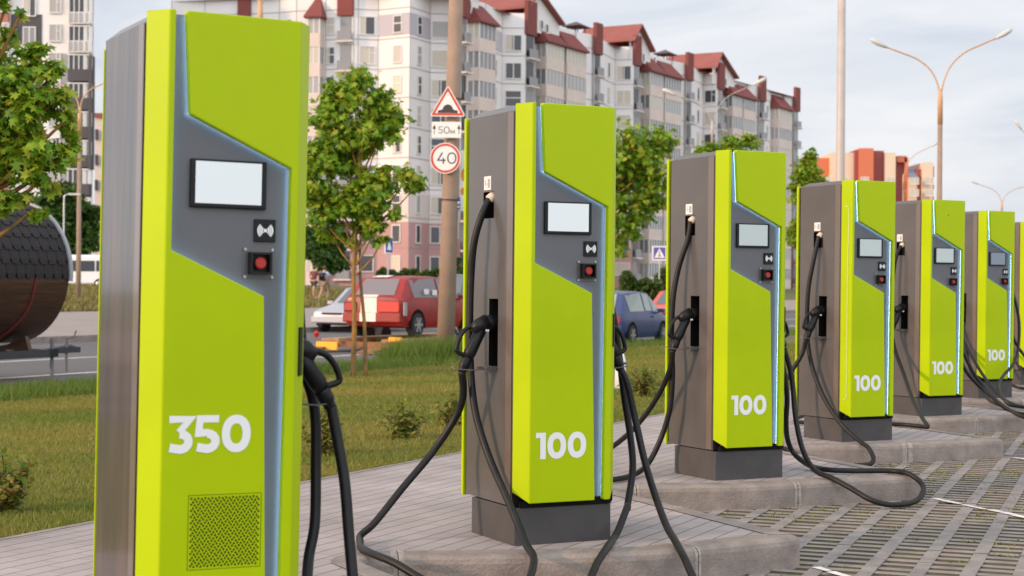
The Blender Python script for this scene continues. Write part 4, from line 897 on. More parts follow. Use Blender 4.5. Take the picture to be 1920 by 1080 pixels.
# small shrubs on the grass
def shrub(px, py, h, w, label, seed, zt=None):
    Y = None
    for _ in range(30):
        Y = Y or 12.0; x = X_(px, Y); Y = (1.1756-gz(x, Y))*3094/(py-540)
    x = X_(px, Y); z = gz(x, Y); t = thing('small_shrub', (x, Y, z-.01), 0, label, 'shrub', 'small shrubs dotted over the grass'); rs_ = np.random.RandomState(seed)
    b = MB(); cs = []; os_ = []
    for i in range(34):
        a = rs_.uniform(0, 6.28); e = rs_.uniform(.35, 1.5); L = rs_.uniform(.55, 1.0); tip = Vector((math.cos(a)*math.cos(e)*w*L, math.sin(a)*math.cos(e)*w*L, math.sin(e)*h*L))
        b.tube([(0, 0, 0), tip*.5+Vector((0, 0, .02)), tip], [.006, .004, .002], 4)
        m_ = int(22*L); f = rs_.uniform(.25, 1.05, m_); cs.append(np.array(tip)[None]*f[:, None]+rs_.normal(size=(m_, 3))*.022); os_.append(np.repeat(np.array(tip.normalized())[None], m_, 0))
    b.build('twigs', BARK2, t); leaves('foliage', np.vstack(cs), .026, SHRL, t, 1, seed+1, .3, np.vstack(os_)); return t
shrub(757, 830, .34, .26, 'bushy little shrub on the grass, left of the second charger', 41)
shrub(608, 862, .36, .20, 'little shrub seen between the two hanging cables of the nearest charger', 42)
shrub(15, 975, .36, .20, 'reddish green shrub at the left edge beside the paved walk', 43)
shrub(852, 805, .30, .20, 'little shrub half hidden behind the second charger', 44)
shrub(1208, 748, .36, .30, 'little shrub on the grass between the second and third chargers', 45)

# grass
GRASS = leafmat('grass_blades', [(0.065, 0.125, 0.014), (0.125, 0.20, 0.02), (0.20, 0.24, 0.035), (0.33, 0.28, 0.08)], c2=(0.40, 0.29, 0.07), vs=1.0, ms_=(.14, .42, 1))
WEED = leafmat('verge_weeds', [(0.07, 0.14, 0.018), (0.13, 0.21, 0.025), (0.20, 0.24, 0.045)])
rg_ = np.random.RandomState(9)
def blades(name, P_, h, w, m, label_kind=True, lean=.5):
    n = len(P_); a = rg_.uniform(0, 6.283, n); hh = h*rg_.uniform(.5, 1.3, n); ww = w*rg_.uniform(.7, 1.3, n)
    dx, dy = np.cos(a), np.sin(a); l = rg_.normal(size=(n, 2))*lean*hh[:, None]
    V = np.zeros((n, 3, 3)); V[:, 0] = P_; V[:, 1] = P_; V[:, 2] = P_
    V[:, 0, 0] -= dx*ww; V[:, 0, 1] -= dy*ww; V[:, 1, 0] += dx*ww; V[:, 1, 1] += dy*ww; V[:, 2, :2] += l; V[:, 2, 2] += hh
    o = rawmesh(name, V.reshape(-1, 3), np.arange(n*3), m); tag(o, kind='stuff'); return o
def scatter(n, Ya, Yb, n0, n1, pxa=-60, pxb=1700, pw=1.0, clump=0):
    Y = Ya*(Yb/Ya)**(rg_.uniform(0, 1, n)**pw); x = (rg_.uniform(pxa, pxb, n)-960)/3094*Y
    nn_ = ND.x*x+ND.y*Y; k = (nn_ > n0) & (nn_ < n1)
    x, Y = x[k], Y[k]; z = np.array([gz(a, c) for a, c in zip(x, Y)]); return np.stack([x, Y, z-.004], 1)
P_ = scatter(330000, 6.6, 40, 5.39, 16.15)
dist = P_[:, 1]
g = blades('grass', P_, .022+.0009*dist, .0020+.00045*dist, GRASS); tag(g, 'short dry-tipped lawn grass between the paved walk and the road', 'grass')
# trampled weeds at the pavement edge
P2 = scatter(60000, 6.6, 22, 5.38, 5.75); g = blades('edge_weeds', P2[rg_.rand(len(P2)) < .5], .045, .004, GRASS); tag(g, 'straggly weeds along the edge of the paved walk', 'weeds')
P3 = scatter(120000, 20, 62, 14.2, 16.25, pxb=1500); g = blades('verge_weeds', P3, .17, .009, WEED, lean=.35); tag(g, 'tall green weeds along the road verge', 'weeds')
cl = []
for (px, Y, s_, n_) in ((790, 32.5, .5, 900), (825, 33.2, .6, 1100), (850, 33.5, .5, 700), (765, 31.5, .45, 600)):
    x = X_(px, Y); q = np.stack([x+rg_.normal(size=n_)*s_*.6, Y+rg_.normal(size=n_)*.4, np.full(n_, gz(x, Y))], 1); cl.append(q)
g = blades('tall_grass_clump', np.vstack(cl), .42, .010, WEED, lean=.3); tag(g, 'clump of tall grass at the foot of the concrete lamp post', 'grass')
P4 = scatter(60000, 50, 110, 38.6, 74, pxb=1300); g = blades('far_grass', P4, .22, .05, mat('dry_meadow', (0.2, 0.17, 0.05), 1.0, island=1.0, icol=[(0.12, 0.12, 0.03), (0.2, 0.17, 0.05), (0.28, 0.22, 0.08)])); tag(g, 'yellowing grass beyond the road', 'grass')
# sprouts in the grid pavers
sp = []
for _ in range(26000):
    i = rg_.randint(0, na-1); j = rg_.randint(0, nb-1); a = a0+i*PA+.094; bb = b0+j*PB+rg_.uniform(.065, .215)
    q = g1*a+g2*bb
    if ND.x*q.x+ND.y*q.y > 3.2 or q.y > 26: continue
    if rg_.rand() > .42+.4*(math.sin(q.x*1.7+2*math.sin(q.y*.9))+math.sin(q.y*1.3))*.6: continue
    for _k in range(rg_.randint(3, 14)): sp.append((q.x+rg_.normal()*.028, q.y+rg_.normal()*.018, -.150))
g = blades('paver_sprouts', np.array(sp), .022, .006, mat('paver_moss', (.1,.1,.02), 1.0, island=1.0, icol=[(.07,.085,.012),(.13,.16,.018),(.22,.22,.03)]), lean=.9); tag(g, 'tufts of weeds growing in the slots of the grid pavers', 'weeds')

# ---------------------------------------------------------------- lamp posts, poles, signs
def lamp(px, Y, jz, arms, label, r=.1, conc=True, top=None, group='street lamps along the road', armr=.028, armmat=None, ztop=None):
    """arms: list of (dx metres, dz metres)"""
    x = X_(px, Y); z = gz(x, Y); t = thing('street_lamp', (x, Y, z), 0, label, 'street lamp', group)
    b = MB(); h = jz-z; b.tube([(0, 0, -.3), (0, 0, 2), (0, 0, h-1.2)], [r*1.15, r*1.05, r*.85], 12); b.build('pole', M_PCONC if conc else M_STEEL, t, smooth=True)
    b = MB(); b.tube([(0, 0, h-1.25), (0, 0, h-.35), (0, 0, h)], [r*.95, r*.9, r*.55], 12); b.build('pole_sleeve', armmat or M_ARM, t, smooth=True)
    for dx, dz in arms:
        p = crv([(0, 0, h-.4), (dx*.05, 0, h+dz*.12), (dx*.17, 0, h+dz*.45), (dx*.38, 0, h+dz*.70), (dx*.65, 0, h+dz*.86), (dx*.92, 0, h+dz)], 6)
        b = MB(); b.tube(p, armr, 8); a = b.build('lamp_arm', armmat or M_ARM, t, smooth=True)
        b = MB(); s = 1 if dx > 0 else -1; e = Vector((dx*.92, 0, h+dz)); dr = Vector((s*.9, 0, .32*abs(dz/dx)*2 if abs(dx) > .1 else 0)).normalized()
        b.tube([e-dr*.05, e+dr*.10, e+dr*.3, e+dr*.52, e+dr*.62], [.035, .07, .095, .085, .03], 10); b.build('lamp_head', M_LAMPW, a, smooth=True)
    return t
lamp(1760, 58, 8.2, [(-2.1, 1.45), (2.15, 1.80)], 'tall double-armed street lamp against the sky, at the right of the photo', r=.10)
lamp(1877, 128, 8.0, [(-2.0, 1.3), (2.6, 1.3)], 'small far double-armed street lamp behind the last chargers', r=.09)
lamp(1333, 76, 8.8, [(-1.9, 1.2), (2.1, 1.7)], 'double-armed street lamp in front of the white block', r=.075, armr=.02, armmat=M_STEEL)
lamp(484, 44, 8.7, [(-1.6, 1.4), (1.7, 1.5)], 'street lamp rising above the nearest charger, its arms at the top edge', r=.09)
lamp(147, 70, 8.6, [(-1.4, 1.1), (1.1, 1.0)], 'double-armed concrete street lamp between the barrel sauna and the nearest charger', r=.10)
lamp(1692, 135, 10.5, [(2.5, 2.3)], 'far single-armed street lamp in front of the distant red block', r=.09)
lamp(1937, 100, 9.0, [(-.9, 1.9)], 'street lamp head poking in from the right edge of the photo', r=.09)
def post_lamp(px, Y, pyt, pyb, arm, label):
    x = X_(px, Y); z = gz(x, Y); zt = 1.1756+(540-pyt)/3094*Y-z; t = thing('street_lamp', (x, Y, z), 0, label, 'street lamp', 'street lamps along the road')
    b = MB(); b.tube(crv([(0, 0, -.2), (0, 0, zt*.6), (0, 0, zt-.2), (arm*.3, 0, zt), (arm, 0, zt+.05)], 5), .035, 8); b.build('pole', M_METAL, t, smooth=True)
    b = MB(); b.box(arm-.1, arm+.35, -.08, .08, zt, zt+.08); b.build('lamp_head', M_LAMPW, t)
post_lamp(119, 66, 378, 500, .3, 'thin grey steel lamp post just right of the barrel sauna roof')
# tall steel mast
x = X_(1574, 44); t = thing('floodlight_mast', (x, 44, gz(x, 44)), 0, 'tall plain steel mast behind the fourth charger, running out of the top', 'pole')
b = MB(); b.tube([(0, 0, -.3), (0, 0, 3), (-.01, 0, 14)], [.125, .12, .10], 16); b.build('mast', M_STEEL, t, smooth=True)
b = MB(); b.tube([(0, 0, -.1), (0, 0, .03)], [.24, .24], 12); b.build('base_flange', M_METAL, t)
# concrete post with road signs
Yp = 34.0; xp = X_(836, Yp); zp = gz(xp, Yp); PT = thing('street_lamp', (xp, Yp, zp), 0, 'thick concrete lamp post carrying road signs, beside the red hatchback', 'street lamp'); PT.rotation_euler = (0, R(1.25), 0)
b = MB(); b.tube([(0, 0, -.3), (0, 0, 3), (0, 0, 10.5)], [.185, .17, .125], 18); b.build('pole', M_PCONC, PT, smooth=True)
b = MB(); b.tube([(0, 0, 10.4), (0, 0, 11), (1.2, -.3, 11.8)], [.06, .05, .04], 8); b.build('lamp_arm', M_ARM, PT, smooth=True)
b = MB(); b.box(1.15, 1.75, -.42, -.2, 11.75, 11.9); b.build('lamp_head', M_LAMPW, PT)
b = MB()
for z in (2.92, 5.0): b.tube([(.19*math.cos(a), .19*math.sin(a), z-zp) for a in [2*math.pi*i/16 for i in range(17)]], .012, 5)
b.build('clamp_band', M_CRACK, PT)
SW = mat('sign_white', (.82, .78, .72), .5); SR = mat('sign_red', (.62, .045, .02), .5); SK = mat('sign_dark', (.05, .035, .03), .5); SB = mat('sign_blue', (.03, .06, .35), .5)
ys = Yp-.27
def spx(px, py, Y=None): Y = Y or ys; return Vector((X_(px, Y), 1.1756+(540-py)/3094*Y))
def signobj(px, py, label, cat='road sign', name='road_sign', Y=None, group=None):
    p = spx(px, py, Y); return thing(name, (p.x, Y or ys, p.y), 0, label, cat, group), p
def rtri(w, rr):
    h = w*.866; c = [(-w/2, -h/3), (w/2, -h/3), (0, 2*h/3)]; o = []
    for i in range(3):
        p = Vector(c[i]); a = (Vector(c[i-1])-p).normalized(); q = (Vector(c[(i+1) % 3])-p).normalized()
        for u in (0, .25, .5, .75, 1): o.append(tuple(p+a*rr*(1-u)**2+q*rr*u*u))
    return o
t, p = signobj(837, 205, 'triangular speed hump warning sign, red border, on the concrete post'); w = .70
b = MB(); b.prism(rtri(w, .06), lambda a, c, y: (a, y, c), 0, .02); b.build('sign_plate', SR, t)
b = MB(); b.prism(rtri(w*.74, .02), lambda a, c, y: (a, y, c), -.003, .0); f = b.build('sign_face', SW, t)
b = MB(); q = [(-.205, -.145), (.205, -.145), (.20, -.095), (.115, -.075)]+[(.105*math.cos(R(a)), -.075+.105*math.sin(R(a))) for a in range(10, 180, 16)]+[(-.115, -.075), (-.20, -.095)]
b.prism(q, lambda a, c, y: (a, y, c), -.006, -.003); b.build('hump_symbol', SK, t)
b = MB(); b.ribbon(rtri(w*1.02, .06), .018, lambda a, c: (a, -.002, c), closed=True); b.build('sign_rim', SW, t)
t, p = signobj(835, 250, 'white plate reading 50 m between two arrows, on the concrete post')
b = MB(); b.box(-.30, .30, 0, .015, -.165, .165); b.build('sign_plate', SW, t, bevel=.01)
b = MB(); fn = lambda a, c: (a, -.0025, c); stroke_digits(b, '50m', -.175, -.075, .145, .015, .020, fn)
for s in (-1, 1): b.ribbon([(s*.252, -.09), (s*.252, .03)], .012, fn); b.add([fn(s*.252-.036, .02), fn(s*.252+.036, .02), fn(s*.252, .11)], [(0,1,2)])
b.build('lettering', SK, t)
t, p = signobj(833, 303, 'round speed limit sign reading 40 with a red ring, on the concrete post')
disc = lambda r: [(r*math.cos(2*math.pi*i/36), r*math.sin(2*math.pi*i/36)) for i in range(36)]
b = MB(); b.prism(disc(.315), lambda a, c, y: (a, y, c), 0, .015); b.build('sign_plate', SW, t)
b = MB(); b.ribbon(disc(.275), .045, lambda a, c: (a, -.0025, c), closed=True); b.build('red_ring', SR, t)
b = MB(); stroke_digits(b, '40', -.165, -.115, .235, .026, .03, lambda a, c: (a, -.0025, c)); b.build('lettering', SK, t)
# advertising banner box and small blue plate on the post's far side
p = spx(869, 345, Yp+.1); t = thing('banner', (p.x, Yp+.1, p.y), 0, 'narrow white banner with orange marks fixed to the concrete post', 'banner')
b = MB(); b.box(-.10, .30, 0, .03, -.62, .62); b.build('cloth', SW, t)
b = MB(); b.prism([(-.02+.05*math.cos(a), .12+.13*math.sin(a)) for a in [2*math.pi*i/14 for i in range(14)]], lambda a, c, y: (a, y, c), -.004, 0); b.build('orange_mark', mat('banner_orange', (.75, .28, .03), .6), t)
b = MB(); b.prism([(-.03+.05*math.cos(a), -.22+.08*math.sin(a)) for a in [2*math.pi*i/14 for i in range(14)]], lambda a, c, y: (a, y, c), -.004, 0); b.build('orange_mark', MATS['banner_orange'], t)
b = MB(); b.box(-.22, .1, .005, .03, .60, .63); b.box(-.22, .1, .005, .03, -.63, -.60); b.tube([(-.12, .02, -1.2), (-.12, .02, .7)], .014, 6); b.build('bracket', M_METAL, t)
p = spx(855, 387, Yp-.05); t = thing('house_plate', (p.x, Yp-.05, p.y), 0, 'small blue and white plate on the right side of the concrete post', 'sign')
b = MB(); b.box(-.05, .07, 0, .02, -.12, .12); b.build('plate', SB, t); b = MB(); b.box(-.04, .06, -.004, 0, -.02, .04); b.box(-.04, .06, -.004, 0, -.09, -.06); b.build('plate_print', SW, t)
# pedestrian crossing sign
Yq = 80.0; t, p = signobj(1236, 478, 'blue and white pedestrian crossing sign on a thin pole by the hedge', Y=Yq); zg = gz(p.x, Yq)-p.y
b = MB(); b.box(-.35, .35, 0, .03, -.35, .35); b.build('sign_plate', SW, t); b = MB(); b.box(-.29, .29, -.006, 0, -.29, .29); b.build('blue_field', mat('sign_violet_blue', (.10, .08, .32), .5), t)
b = MB(); b.prism([(-.25, -.22), (.25, -.22), (0, .25)], lambda a, c, y: (a, y, c), -.012, -.006); b.build('triangle', SW, t)
b = MB(); fn = lambda a, c: (a, -.016, c); b.ribbon([(-.07, -.18), (0, -.04), (.0, .06)], .035, fn); b.ribbon([(.07, -.18), (.0, -.04)], .035, fn); b.prism([(.03*math.cos(i), .10+.03*math.sin(i)) for i in range(6)], lambda a, c, y: (a, y, c), -.018, -.012); b.build('walker_symbol', SK, t)
b = MB(); b.tube([(0, .05, zg-.2), (0, .05, .35)], .035, 8); b.build('pole', M_METAL, t)
Yq = 70.0; t, p = signobj(729, 467, 'narrow blue road sign seen nearly edge-on in front of the pink ground floor', Y=Yq); zg = gz(p.x, Yq)-p.y; t.rotation_euler = (0, 0, R(66))
b = MB(); b.box(-.35, .35, 0, .03, -.35, .35); b.build('sign_plate', SW, t); b = MB(); b.box(-.31, .31, -.006, 0, -.31, .31); b.build('blue_field', SB, t); b = MB(); b.tube([(0, .05, zg-.2), (0, .05, .35)], .035, 8); b.build('pole', M_METAL, t)
b = MB(); b.prism([(-.2, -.2), (.2, -.2), (0, .2)], lambda a, c, y: (a, y, c), -.012, -.006); b.build('triangle', SW, t)
# white marker post
x, y = 1.281, 19.366; t = thing('marker_post', (x, y, gz(x, y)), 0, 'short white post on the grass just right of the second charger', 'post')
b = MB(); b.tube([(0, 0, -.1), (0, 0, .34), (0, 0, .42)], [.075, .062, .04], 12); b.build('post', M_WHITE, t, smooth=True)
b = MB(); b.tube([(0, 0, .30), (0, 0, .325)], [.068, .068], 12); b.build('band', M_DGREY, t)

# ---------------------------------------------------------------- vehicles
def car(name, loc, rz, label, body, L=4.0, Wd=1.62, H=1.38, hatch=True, glass=None, group=None, rear_light=True):
    """local: y forward, x right, z up from ground"""
    t = thing(name, loc, rz, label, 'car', group); h = L/2; w = Wd/2
    if hatch: S = [(-h, .80, .36, .88, .84, .80, .90), (-h+.10, .96, .26, 1.0, .86, .86, .93), (-h+.48, 1, .22, 1, .88, .76, H-.05), (-h+.80, 1, .2, 1, .89, .77, H), (-.25, 1, .2, 1, .88, .78, H+.01), (.30, 1, .2, 1, .87, .77, H-.02), (.98, 1, .2, 1, .84, .86, .90), (h-.45, .97, .22, .98, .76, .84, .80), (h-.08, .90, .30, .92, .66, .78, .69), (h, .80, .36, .84, .56, .72, .58)]
    else: S = [(-h, .80, .38, .86, .80, .80, .84), (-h+.12, .96, .28, .98, .86, .86, .92), (-h+.62, 1, .22, 1, .88, .84, .96), (-h+1.15, 1, .2, 1, .89, .74, H-.03), (-.30, 1, .2, 1, .88, .76, H), (.30, 1, .2, 1, .86, .75, H-.03), (1.05, 1, .2, 1, .82, .84, .88), (h-.5, .97, .22, .98, .74, .84, .78), (h-.1, .88, .30, .90, .62, .76, .66), (h, .76, .36, .80, .52, .70, .55)]
    rings = []
    for (y, wb, zb_, wm, zm, wr_, zr) in S:
        half = [(0, zb_), (wb*w*.92, zb_), (w*wm, zb_+(zm-zb_)*.28), (w*wm, zb_+(zm-zb_)*.75), (w*wm*.975, zm), (w*wr_, zr-.02), (w*wr_*.8, zr+.005), (0, zr+.02)]
        rings.append([(a, y, z) for a, z in half]+[(-a, y, z) for a, z in half[-2:0:-1]])
    n = len(rings[0]); b = MB(); vs = [v for r_ in rings for v in r_]
    b.add(vs, [(i*n+k, i*n+(k+1) % n, (i+1)*n+(k+1) % n, (i+1)*n+k) for i in range(len(S)-1) for k in range(n)]+[tuple(range(n)), tuple(range((len(S)-1)*n, len(S)*n))])
    bo = b.build('body', body, t, smooth=True, bevel=.015)
    G = glass or M_GLASS
    def pane(nm, q, ins=.07, off=.012):
        q = [Vector(v) for v in q]; c = sum(q, Vector())/4; nn_ = (q[1]-q[0]).cross(q[3]-q[0]).normalized()
        if nn_.dot(c-Vector((0, c.y*.6, .6))) < 0: nn_ = -nn_
        b = MB(); p = [v+(c-v).normalized()*min(ins*1.4, (c-v).length*.4)+nn_*off for v in q]; b.add(p, [(0,1,2,3)]); return b.build(nm, G, t)
    R_ = lambda i, k: rings[i][k]
    iR = (1, 2) if hatch else (2, 3)
    pane('rear_window', [R_(iR[0], 6), R_(iR[1], 6), R_(iR[1], n-6), R_(iR[0], n-6)], .03)
    pane('windscreen', [R_(6, 6), R_(5, 6), R_(5, n-6), R_(6, n-6)], .05)
    for s in (0, 1):
        k4, k5 = (4, 5) if s == 0 else (n-4, n-5)
        seq = ((2, 4), (4, 5)) if hatch else ((3, 4), (4, 5))
        for a, c in seq: pane('side_window', [R_(a, k4), R_(c, k4), R_(c, k5), R_(a, k5)], .04)
        A_, B_2, C_3 = Vector(R_(5, k4)), Vector(R_(6, k4)), Vector(R_(5, k5)); off = Vector((.012*(1 if s == 0 else -1), 0, 0))
        b = MB(); cc = (A_+B_2+C_3)/3; b.add([v+(cc-v)*.16+off for v in (A_, B_2, C_3)], [(0,1,2)]); b.build('side_window', G, t)
        sx = 1 if s == 0 else -1
        if rear_light: b = MB(); b.box(*sorted((sx*w*.60, sx*w*.90)), -h-.025, -h+.1, .60, .78); b.build('tail_light', mat('tail_light', (.42, .03, .02), .3), t, bevel=.01)
        b = MB(); b.box(*sorted((sx*w*.45, sx*w*.80)), h-.14, h-.015, .52, .64); b.build('headlight', mat('headlight', (.7, .7, .68), .15), t, bevel=.02)
        b = MB(); b.box(*sorted((sx*w*.99, sx*(w+.02))), .18, .32, .74, .77); b.build('door_handle', M_BLACK, t)
        b = MB(); b.box(*sorted((sx*w*.93, sx*(w+.16))), .72, .84, .86, .97); b.build('door_mirror', body, t, bevel=.02)
        for yy in (-h+.68, h-.78):
            b = MB(); x0 = sx*(w-.17); x1 = sx*(w+.012); r = .285
            b.tube([(x0, yy, r), (x0+sx*.02, yy, r), (x1-sx*.03, yy, r), (x1, yy, r)], [r*.9, r, r, r*.93], 22); wh = b.build('wheel', M_TYRE, t)
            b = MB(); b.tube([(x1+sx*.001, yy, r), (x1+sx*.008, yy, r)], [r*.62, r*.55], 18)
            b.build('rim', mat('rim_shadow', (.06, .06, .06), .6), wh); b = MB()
            for i in range(6): a = i*math.pi/3; b.obox((x1+sx*.012, yy+math.cos(a)*r*.32, r+math.sin(a)*r*.32), (0, math.cos(a), math.sin(a)), r*.30, (0, -math.sin(a), math.cos(a)), .026, (1, 0, 0), .008)
            b.tube([(x1+sx*.006, yy, r), (x1+sx*.022, yy, r)], [.05, .04], 10); b.build('spokes', M_RIM, wh)
            b = MB(); b.prism([(yy+(r+.07)*math.cos(a), max(.2, r+(r+.07)*math.sin(a))) for a in [2*math.pi*i/24 for i in range(24)]], lambda a, c, x: (x, a, c), sx*(w+.001), sx*(w+.004)); b.build('wheel_arch', M_HOLE, t)  # flat dark disc stands in for the shade inside the arch
    b = MB(); b.box(-w*.95, w*.95, -h-.05, -h+.12, .34, .56); b.build('rear_bumper', body, t, bevel=.03)
    b = MB(); b.box(-w*.90, w*.90, h-.10, h+.04, .30, .50); b.build('front_bumper', body, t, bevel=.03)
    b = MB(); b.box(-w*.42, w*.42, h-.06, h+.006, .55, .62); b.build('grille', M_BLACK, t)
    if 'trailer' not in label: b = MB(); b.box(-.26, .26, -h-.055, -h-.048, .40, .51); b.build('number_plate', M_WHITE, t)
    return t
M_CARR = mat('faded_red_car_paint', (.30, .018, .013), .45, var=.4, vscale=3, coat=.1)
M_CARB = mat('dusty_blue_car_paint', (.030, .048, .15), .4, var=.2, vscale=3, coat=.3)
M_CARS = mat('silver_car_paint', (.40, .40, .44), .3, .2, coat=.4)
M_CARO = mat('orange_red_car_paint', (.55, .07, .03), .35, coat=.4)
M_CARK = mat('dark_blue_car_paint', (.05, .07, .10), .35, coat=.4)
RZ = ROT-math.pi/2
# rally hatchback on a low transporter
yc = 39.0; xc = -3.05+.436*.2; 
def along(px, Y, dr): x = X_(px, Y); return (x+RD.x*dr, Y+RD.y*dr)
cx_, cy_ = along(697, 37.2, 2.0)
RC = car('parked_car', (cx_, cy_, -.03), RZ, 'faded red rally hatchback with a broad white stripe, loaded on a low trailer', M_CARR, 3.95, 1.60, 1.38, True, mat('dusty_car_glass', (.20, .175, .185), .35))
h = 3.95/2
M_STR = mat('white_racing_stripe', (.80, .74, .66), .5, var=.1, vscale=4)
b = MB(); xa, xb = -.30, .12
b.add([(xa, -h-.052, .36), (xb, -h-.052, .36), (xb, -h-.052, .555), (xa, -h-.052, .555)], [(0,1,2,3)])
b.add([(xa, -h-.006, .56), (xb, -h-.006, .56), (xb, -h-.006, .90), (xa, -h-.006, .90)], [(0,1,2,3)])
b.add([(xa, -h-.004, .915), (xb, -h-.004, .915), (xb, -h+.10, .965), (xa, -h+.10, .965)], [(0,1,2,3)])
b.add([(xa, -h+.46, 1.362), (xb, -h+.46, 1.362), (xb, -h+.80, 1.408), (xa, -h+.80, 1.408)], [(0,1,2,3)])
b.add([(xa, -h+.80, 1.408), (xb, -h+.80, 1.408), (xb, .30, 1.388), (xa, .30, 1.388)], [(0,1,2,3)])
b.build('racing_stripe', M_STR, RC)
b = MB(); b.box(-.74, -.40, -h-.012, -h-.004, .58, .80); b.build('tail_light_recess', M_BLACK, RC)
b = MB(); b.box(.17, .70, -h-.030, -h-.022, .585, .80); b.build('tail_light_panel', mat('bright_red_panel', (.62, .03, .02), .4), RC)
b = MB(); b.box(.803, .809, -1.02, -.80, .98, 1.10); b.build('window_sticker', M_WHITE, RC); b = MB(); b.box(.800, .806, -.62, -.40, .96, 1.08); b.build('window_sticker', M_WHITE, RC)
b = MB(); b.box(.798, .806, -1.95, -1.80, .50, .80); b.build('grey_patch', M_METAL, RC)
M_RUST = mat('rusty_trailer_metal', (.30, .12, .05), .8, var=.4, vscale=4); M_WOOD = mat('trailer_planks', (.45, .27, .15), .8, var=.35, vscale=3); M_YEL = mat('yellow_light_board', (.85, .42, .02), .5)
tx, ty = along(697, 37.2, 2.0); t = thing('car_trailer', (tx, ty, -.35), RZ, 'low rusty car trailer with plank deck under the red hatchback', 'trailer')
b = MB(); b.box(-1.0, -.55, -2.5, 2.6, .22, .30); b.box(.55, 1.0, -2.5, 2.6, .22, .30); b.build('deck_planks', M_WOOD, t)
b = MB(); b.box(-1.02, -.96, -2.5, 2.6, .12, .24); b.box(.96, 1.02, -2.5, 2.6, .12, .24); b.box(-1, 1, -2.52, -2.44, .12, .24); b.box(-.06, .06, -2.4, 3.9, .10, .2); b.box(-1, 1, .9, 1.0, .12, .22); b.build('chassis', M_RUST, t)
for s in (-1, 1):
    for yy in (-.3, .45):
        b = MB(); b.tube([(s*1.04, yy, -.0+.27), (s*1.2, yy, .27)], [.25, .25], 18); wl2 = b.build('wheel', M_TYRE, t); b = MB(); b.tube([(s*1.2, yy, .27), (s*1.207, yy, .27)], [.14, .12], 12); b.build('rim', M_RIM, wl2)
    b = MB(); b.obox((s*.75, -3.0, .12), (0, .93, -.12*-1), .58, (1, 0, 0), .2, (0, .12, -.93), .02); b.build('loading_ramp', M_RUST, t)
b = MB(); b.box(-.80, -.26, -3.05, -2.98, .06, .24); lb = b.build('light_board', M_YEL, t, bevel=.01)
b = MB(); b.tube([(-.77, -3.0, .24), (-.82, -3.0, .34)], .012, 6); b.tube([(-.82, -3.0, .34), (-.82, -3.0, .42), (-.82, -3.0, .48)], [.04, .07, .03], 10); b.build('red_marker_lamp', M_RED, lb)
b = MB(); b.box(.80, 1.12, -2.62, -2.55, .26, .36); b.build('light_board', M_YEL, t, bevel=.01)
# other cars
x_, y_ = along(640, 52, 1.6); car('parked_car', (x_, y_, -.35), RZ+math.pi, 'silver saloon facing the viewer, half hidden behind the red hatchback', M_CARS, 4.3, 1.68, 1.42, False)
x_, y_ = along(1128, 43.5, 1.4); car('parked_car', (x_, y_, -.40), RZ, 'dusty blue hatchback on the road between the second and third chargers', M_CARB, 3.75, 1.60, 1.42, True, mat('blue_car_glass', (.30, .34, .33), .2))
x_, y_ = along(1236, 57, 2.0); car('parked_car', (x_, y_, -.36), RZ+math.pi, 'bright orange-red car beyond the bonnet of the blue hatchback', M_CARO, 4.1, 1.65, 1.40, False)
x_, y_ = along(862, 62, 1.0); car('parked_car', (x_, y_, -.10), RZ, 'dark blue car glimpsed between the concrete post and the second charger', M_CARK, 4.1, 1.65, 1.65, True)
# minibus
Yb = 100.0; x_ = X_(128, Yb); zb_ = gz(x_, Yb); t = thing('minibus', (x_, Yb, zb_-.25), 0, 'long white minibus with dark windows behind the grass strip', 'minibus')
M_BUS = mat('bus_white', (.80, .78, .76), .4, coat=.3)
b = MB(); b.box(-2.6, 2.9, 0, 1.9, .35, 2.15); b.build('body', M_BUS, t, bevel=.12)
b = MB()
for i in range(5): b.box(-2.4+i*1.02, -2.4+i*1.02+.94, -.015, .02, 1.15, 1.80)
b.build('side_windows', mat('bus_glass', (.03, .035, .045), .15), t)
for xx in (-1.7, 1.9):
    b = MB(); b.tube([(xx, -.02, .36), (xx, .25, .36)], [.36, .36], 20); wv = b.build('wheel', M_TYRE, t); b = MB(); b.tube([(xx, -.03, .36), (xx, -.02, .36)], [.2, .22], 14); b.build('rim', M_RIM, wv)
# barrel sauna on its trailer
ax = Vector((RD.x, RD.y, 0)); yb_ = 26.0; cxb = X_(28, yb_); r_ = 1.09; ctr = Vector((cxb, yb_, 1.30))
t = thing('barrel_sauna', (ctr.x, ctr.y, ctr.z-r_), RZ, 'wooden barrel sauna with dark shingle roof and white rim at the left edge', 'sauna')
M_SH = mat('dark_roof_shingles', (.024, .018, .019), .75, col2=(.010, .008, .009), vscale=6, bump=.5, bscale=30); M_BW = mat('stained_barrel_staves', (.085, .034, .016), .4, col2=(.03, .014, .009), vscale=3, mapscale=(8, .6, 8), bump=.2, bscale=14)
Lb = 3.6
b = MB(); N = 48
def cyl(b, r, y0, y1, a0, a1, n, mi=0, jit=0):
    vs = [(r*math.cos(R(a0+(a1-a0)*i/n)), y, r_+r*math.sin(R(a0+(a1-a0)*i/n))) for i in range(n+1) for y in (y0, y1)]
    b.add(vs, [(2*i, 2*i+1, 2*i+3, 2*i+2) for i in range(n)], mi)
cyl(b, r_, -Lb, 0, 0, 360, 48); b.prism([((r_-.05)*math.cos(a), r_+(r_-.05)*math.sin(a)) for a in [2*math.pi*i/48 for i in range(48)]], lambda a, c, y: (a, y, c), -.12, -.08)
b.prism([((r_-.05)*math.cos(a), r_+(r_-.05)*math.sin(a)) for a in [2*math.pi*i/48 for i in range(48)]], lambda a, c, y: (a, y, c), -Lb+.4, -Lb+.44); b.build('staves', M_BW, t)
b = MB()     # staggered hexagonal shingles, each course lapping the one below
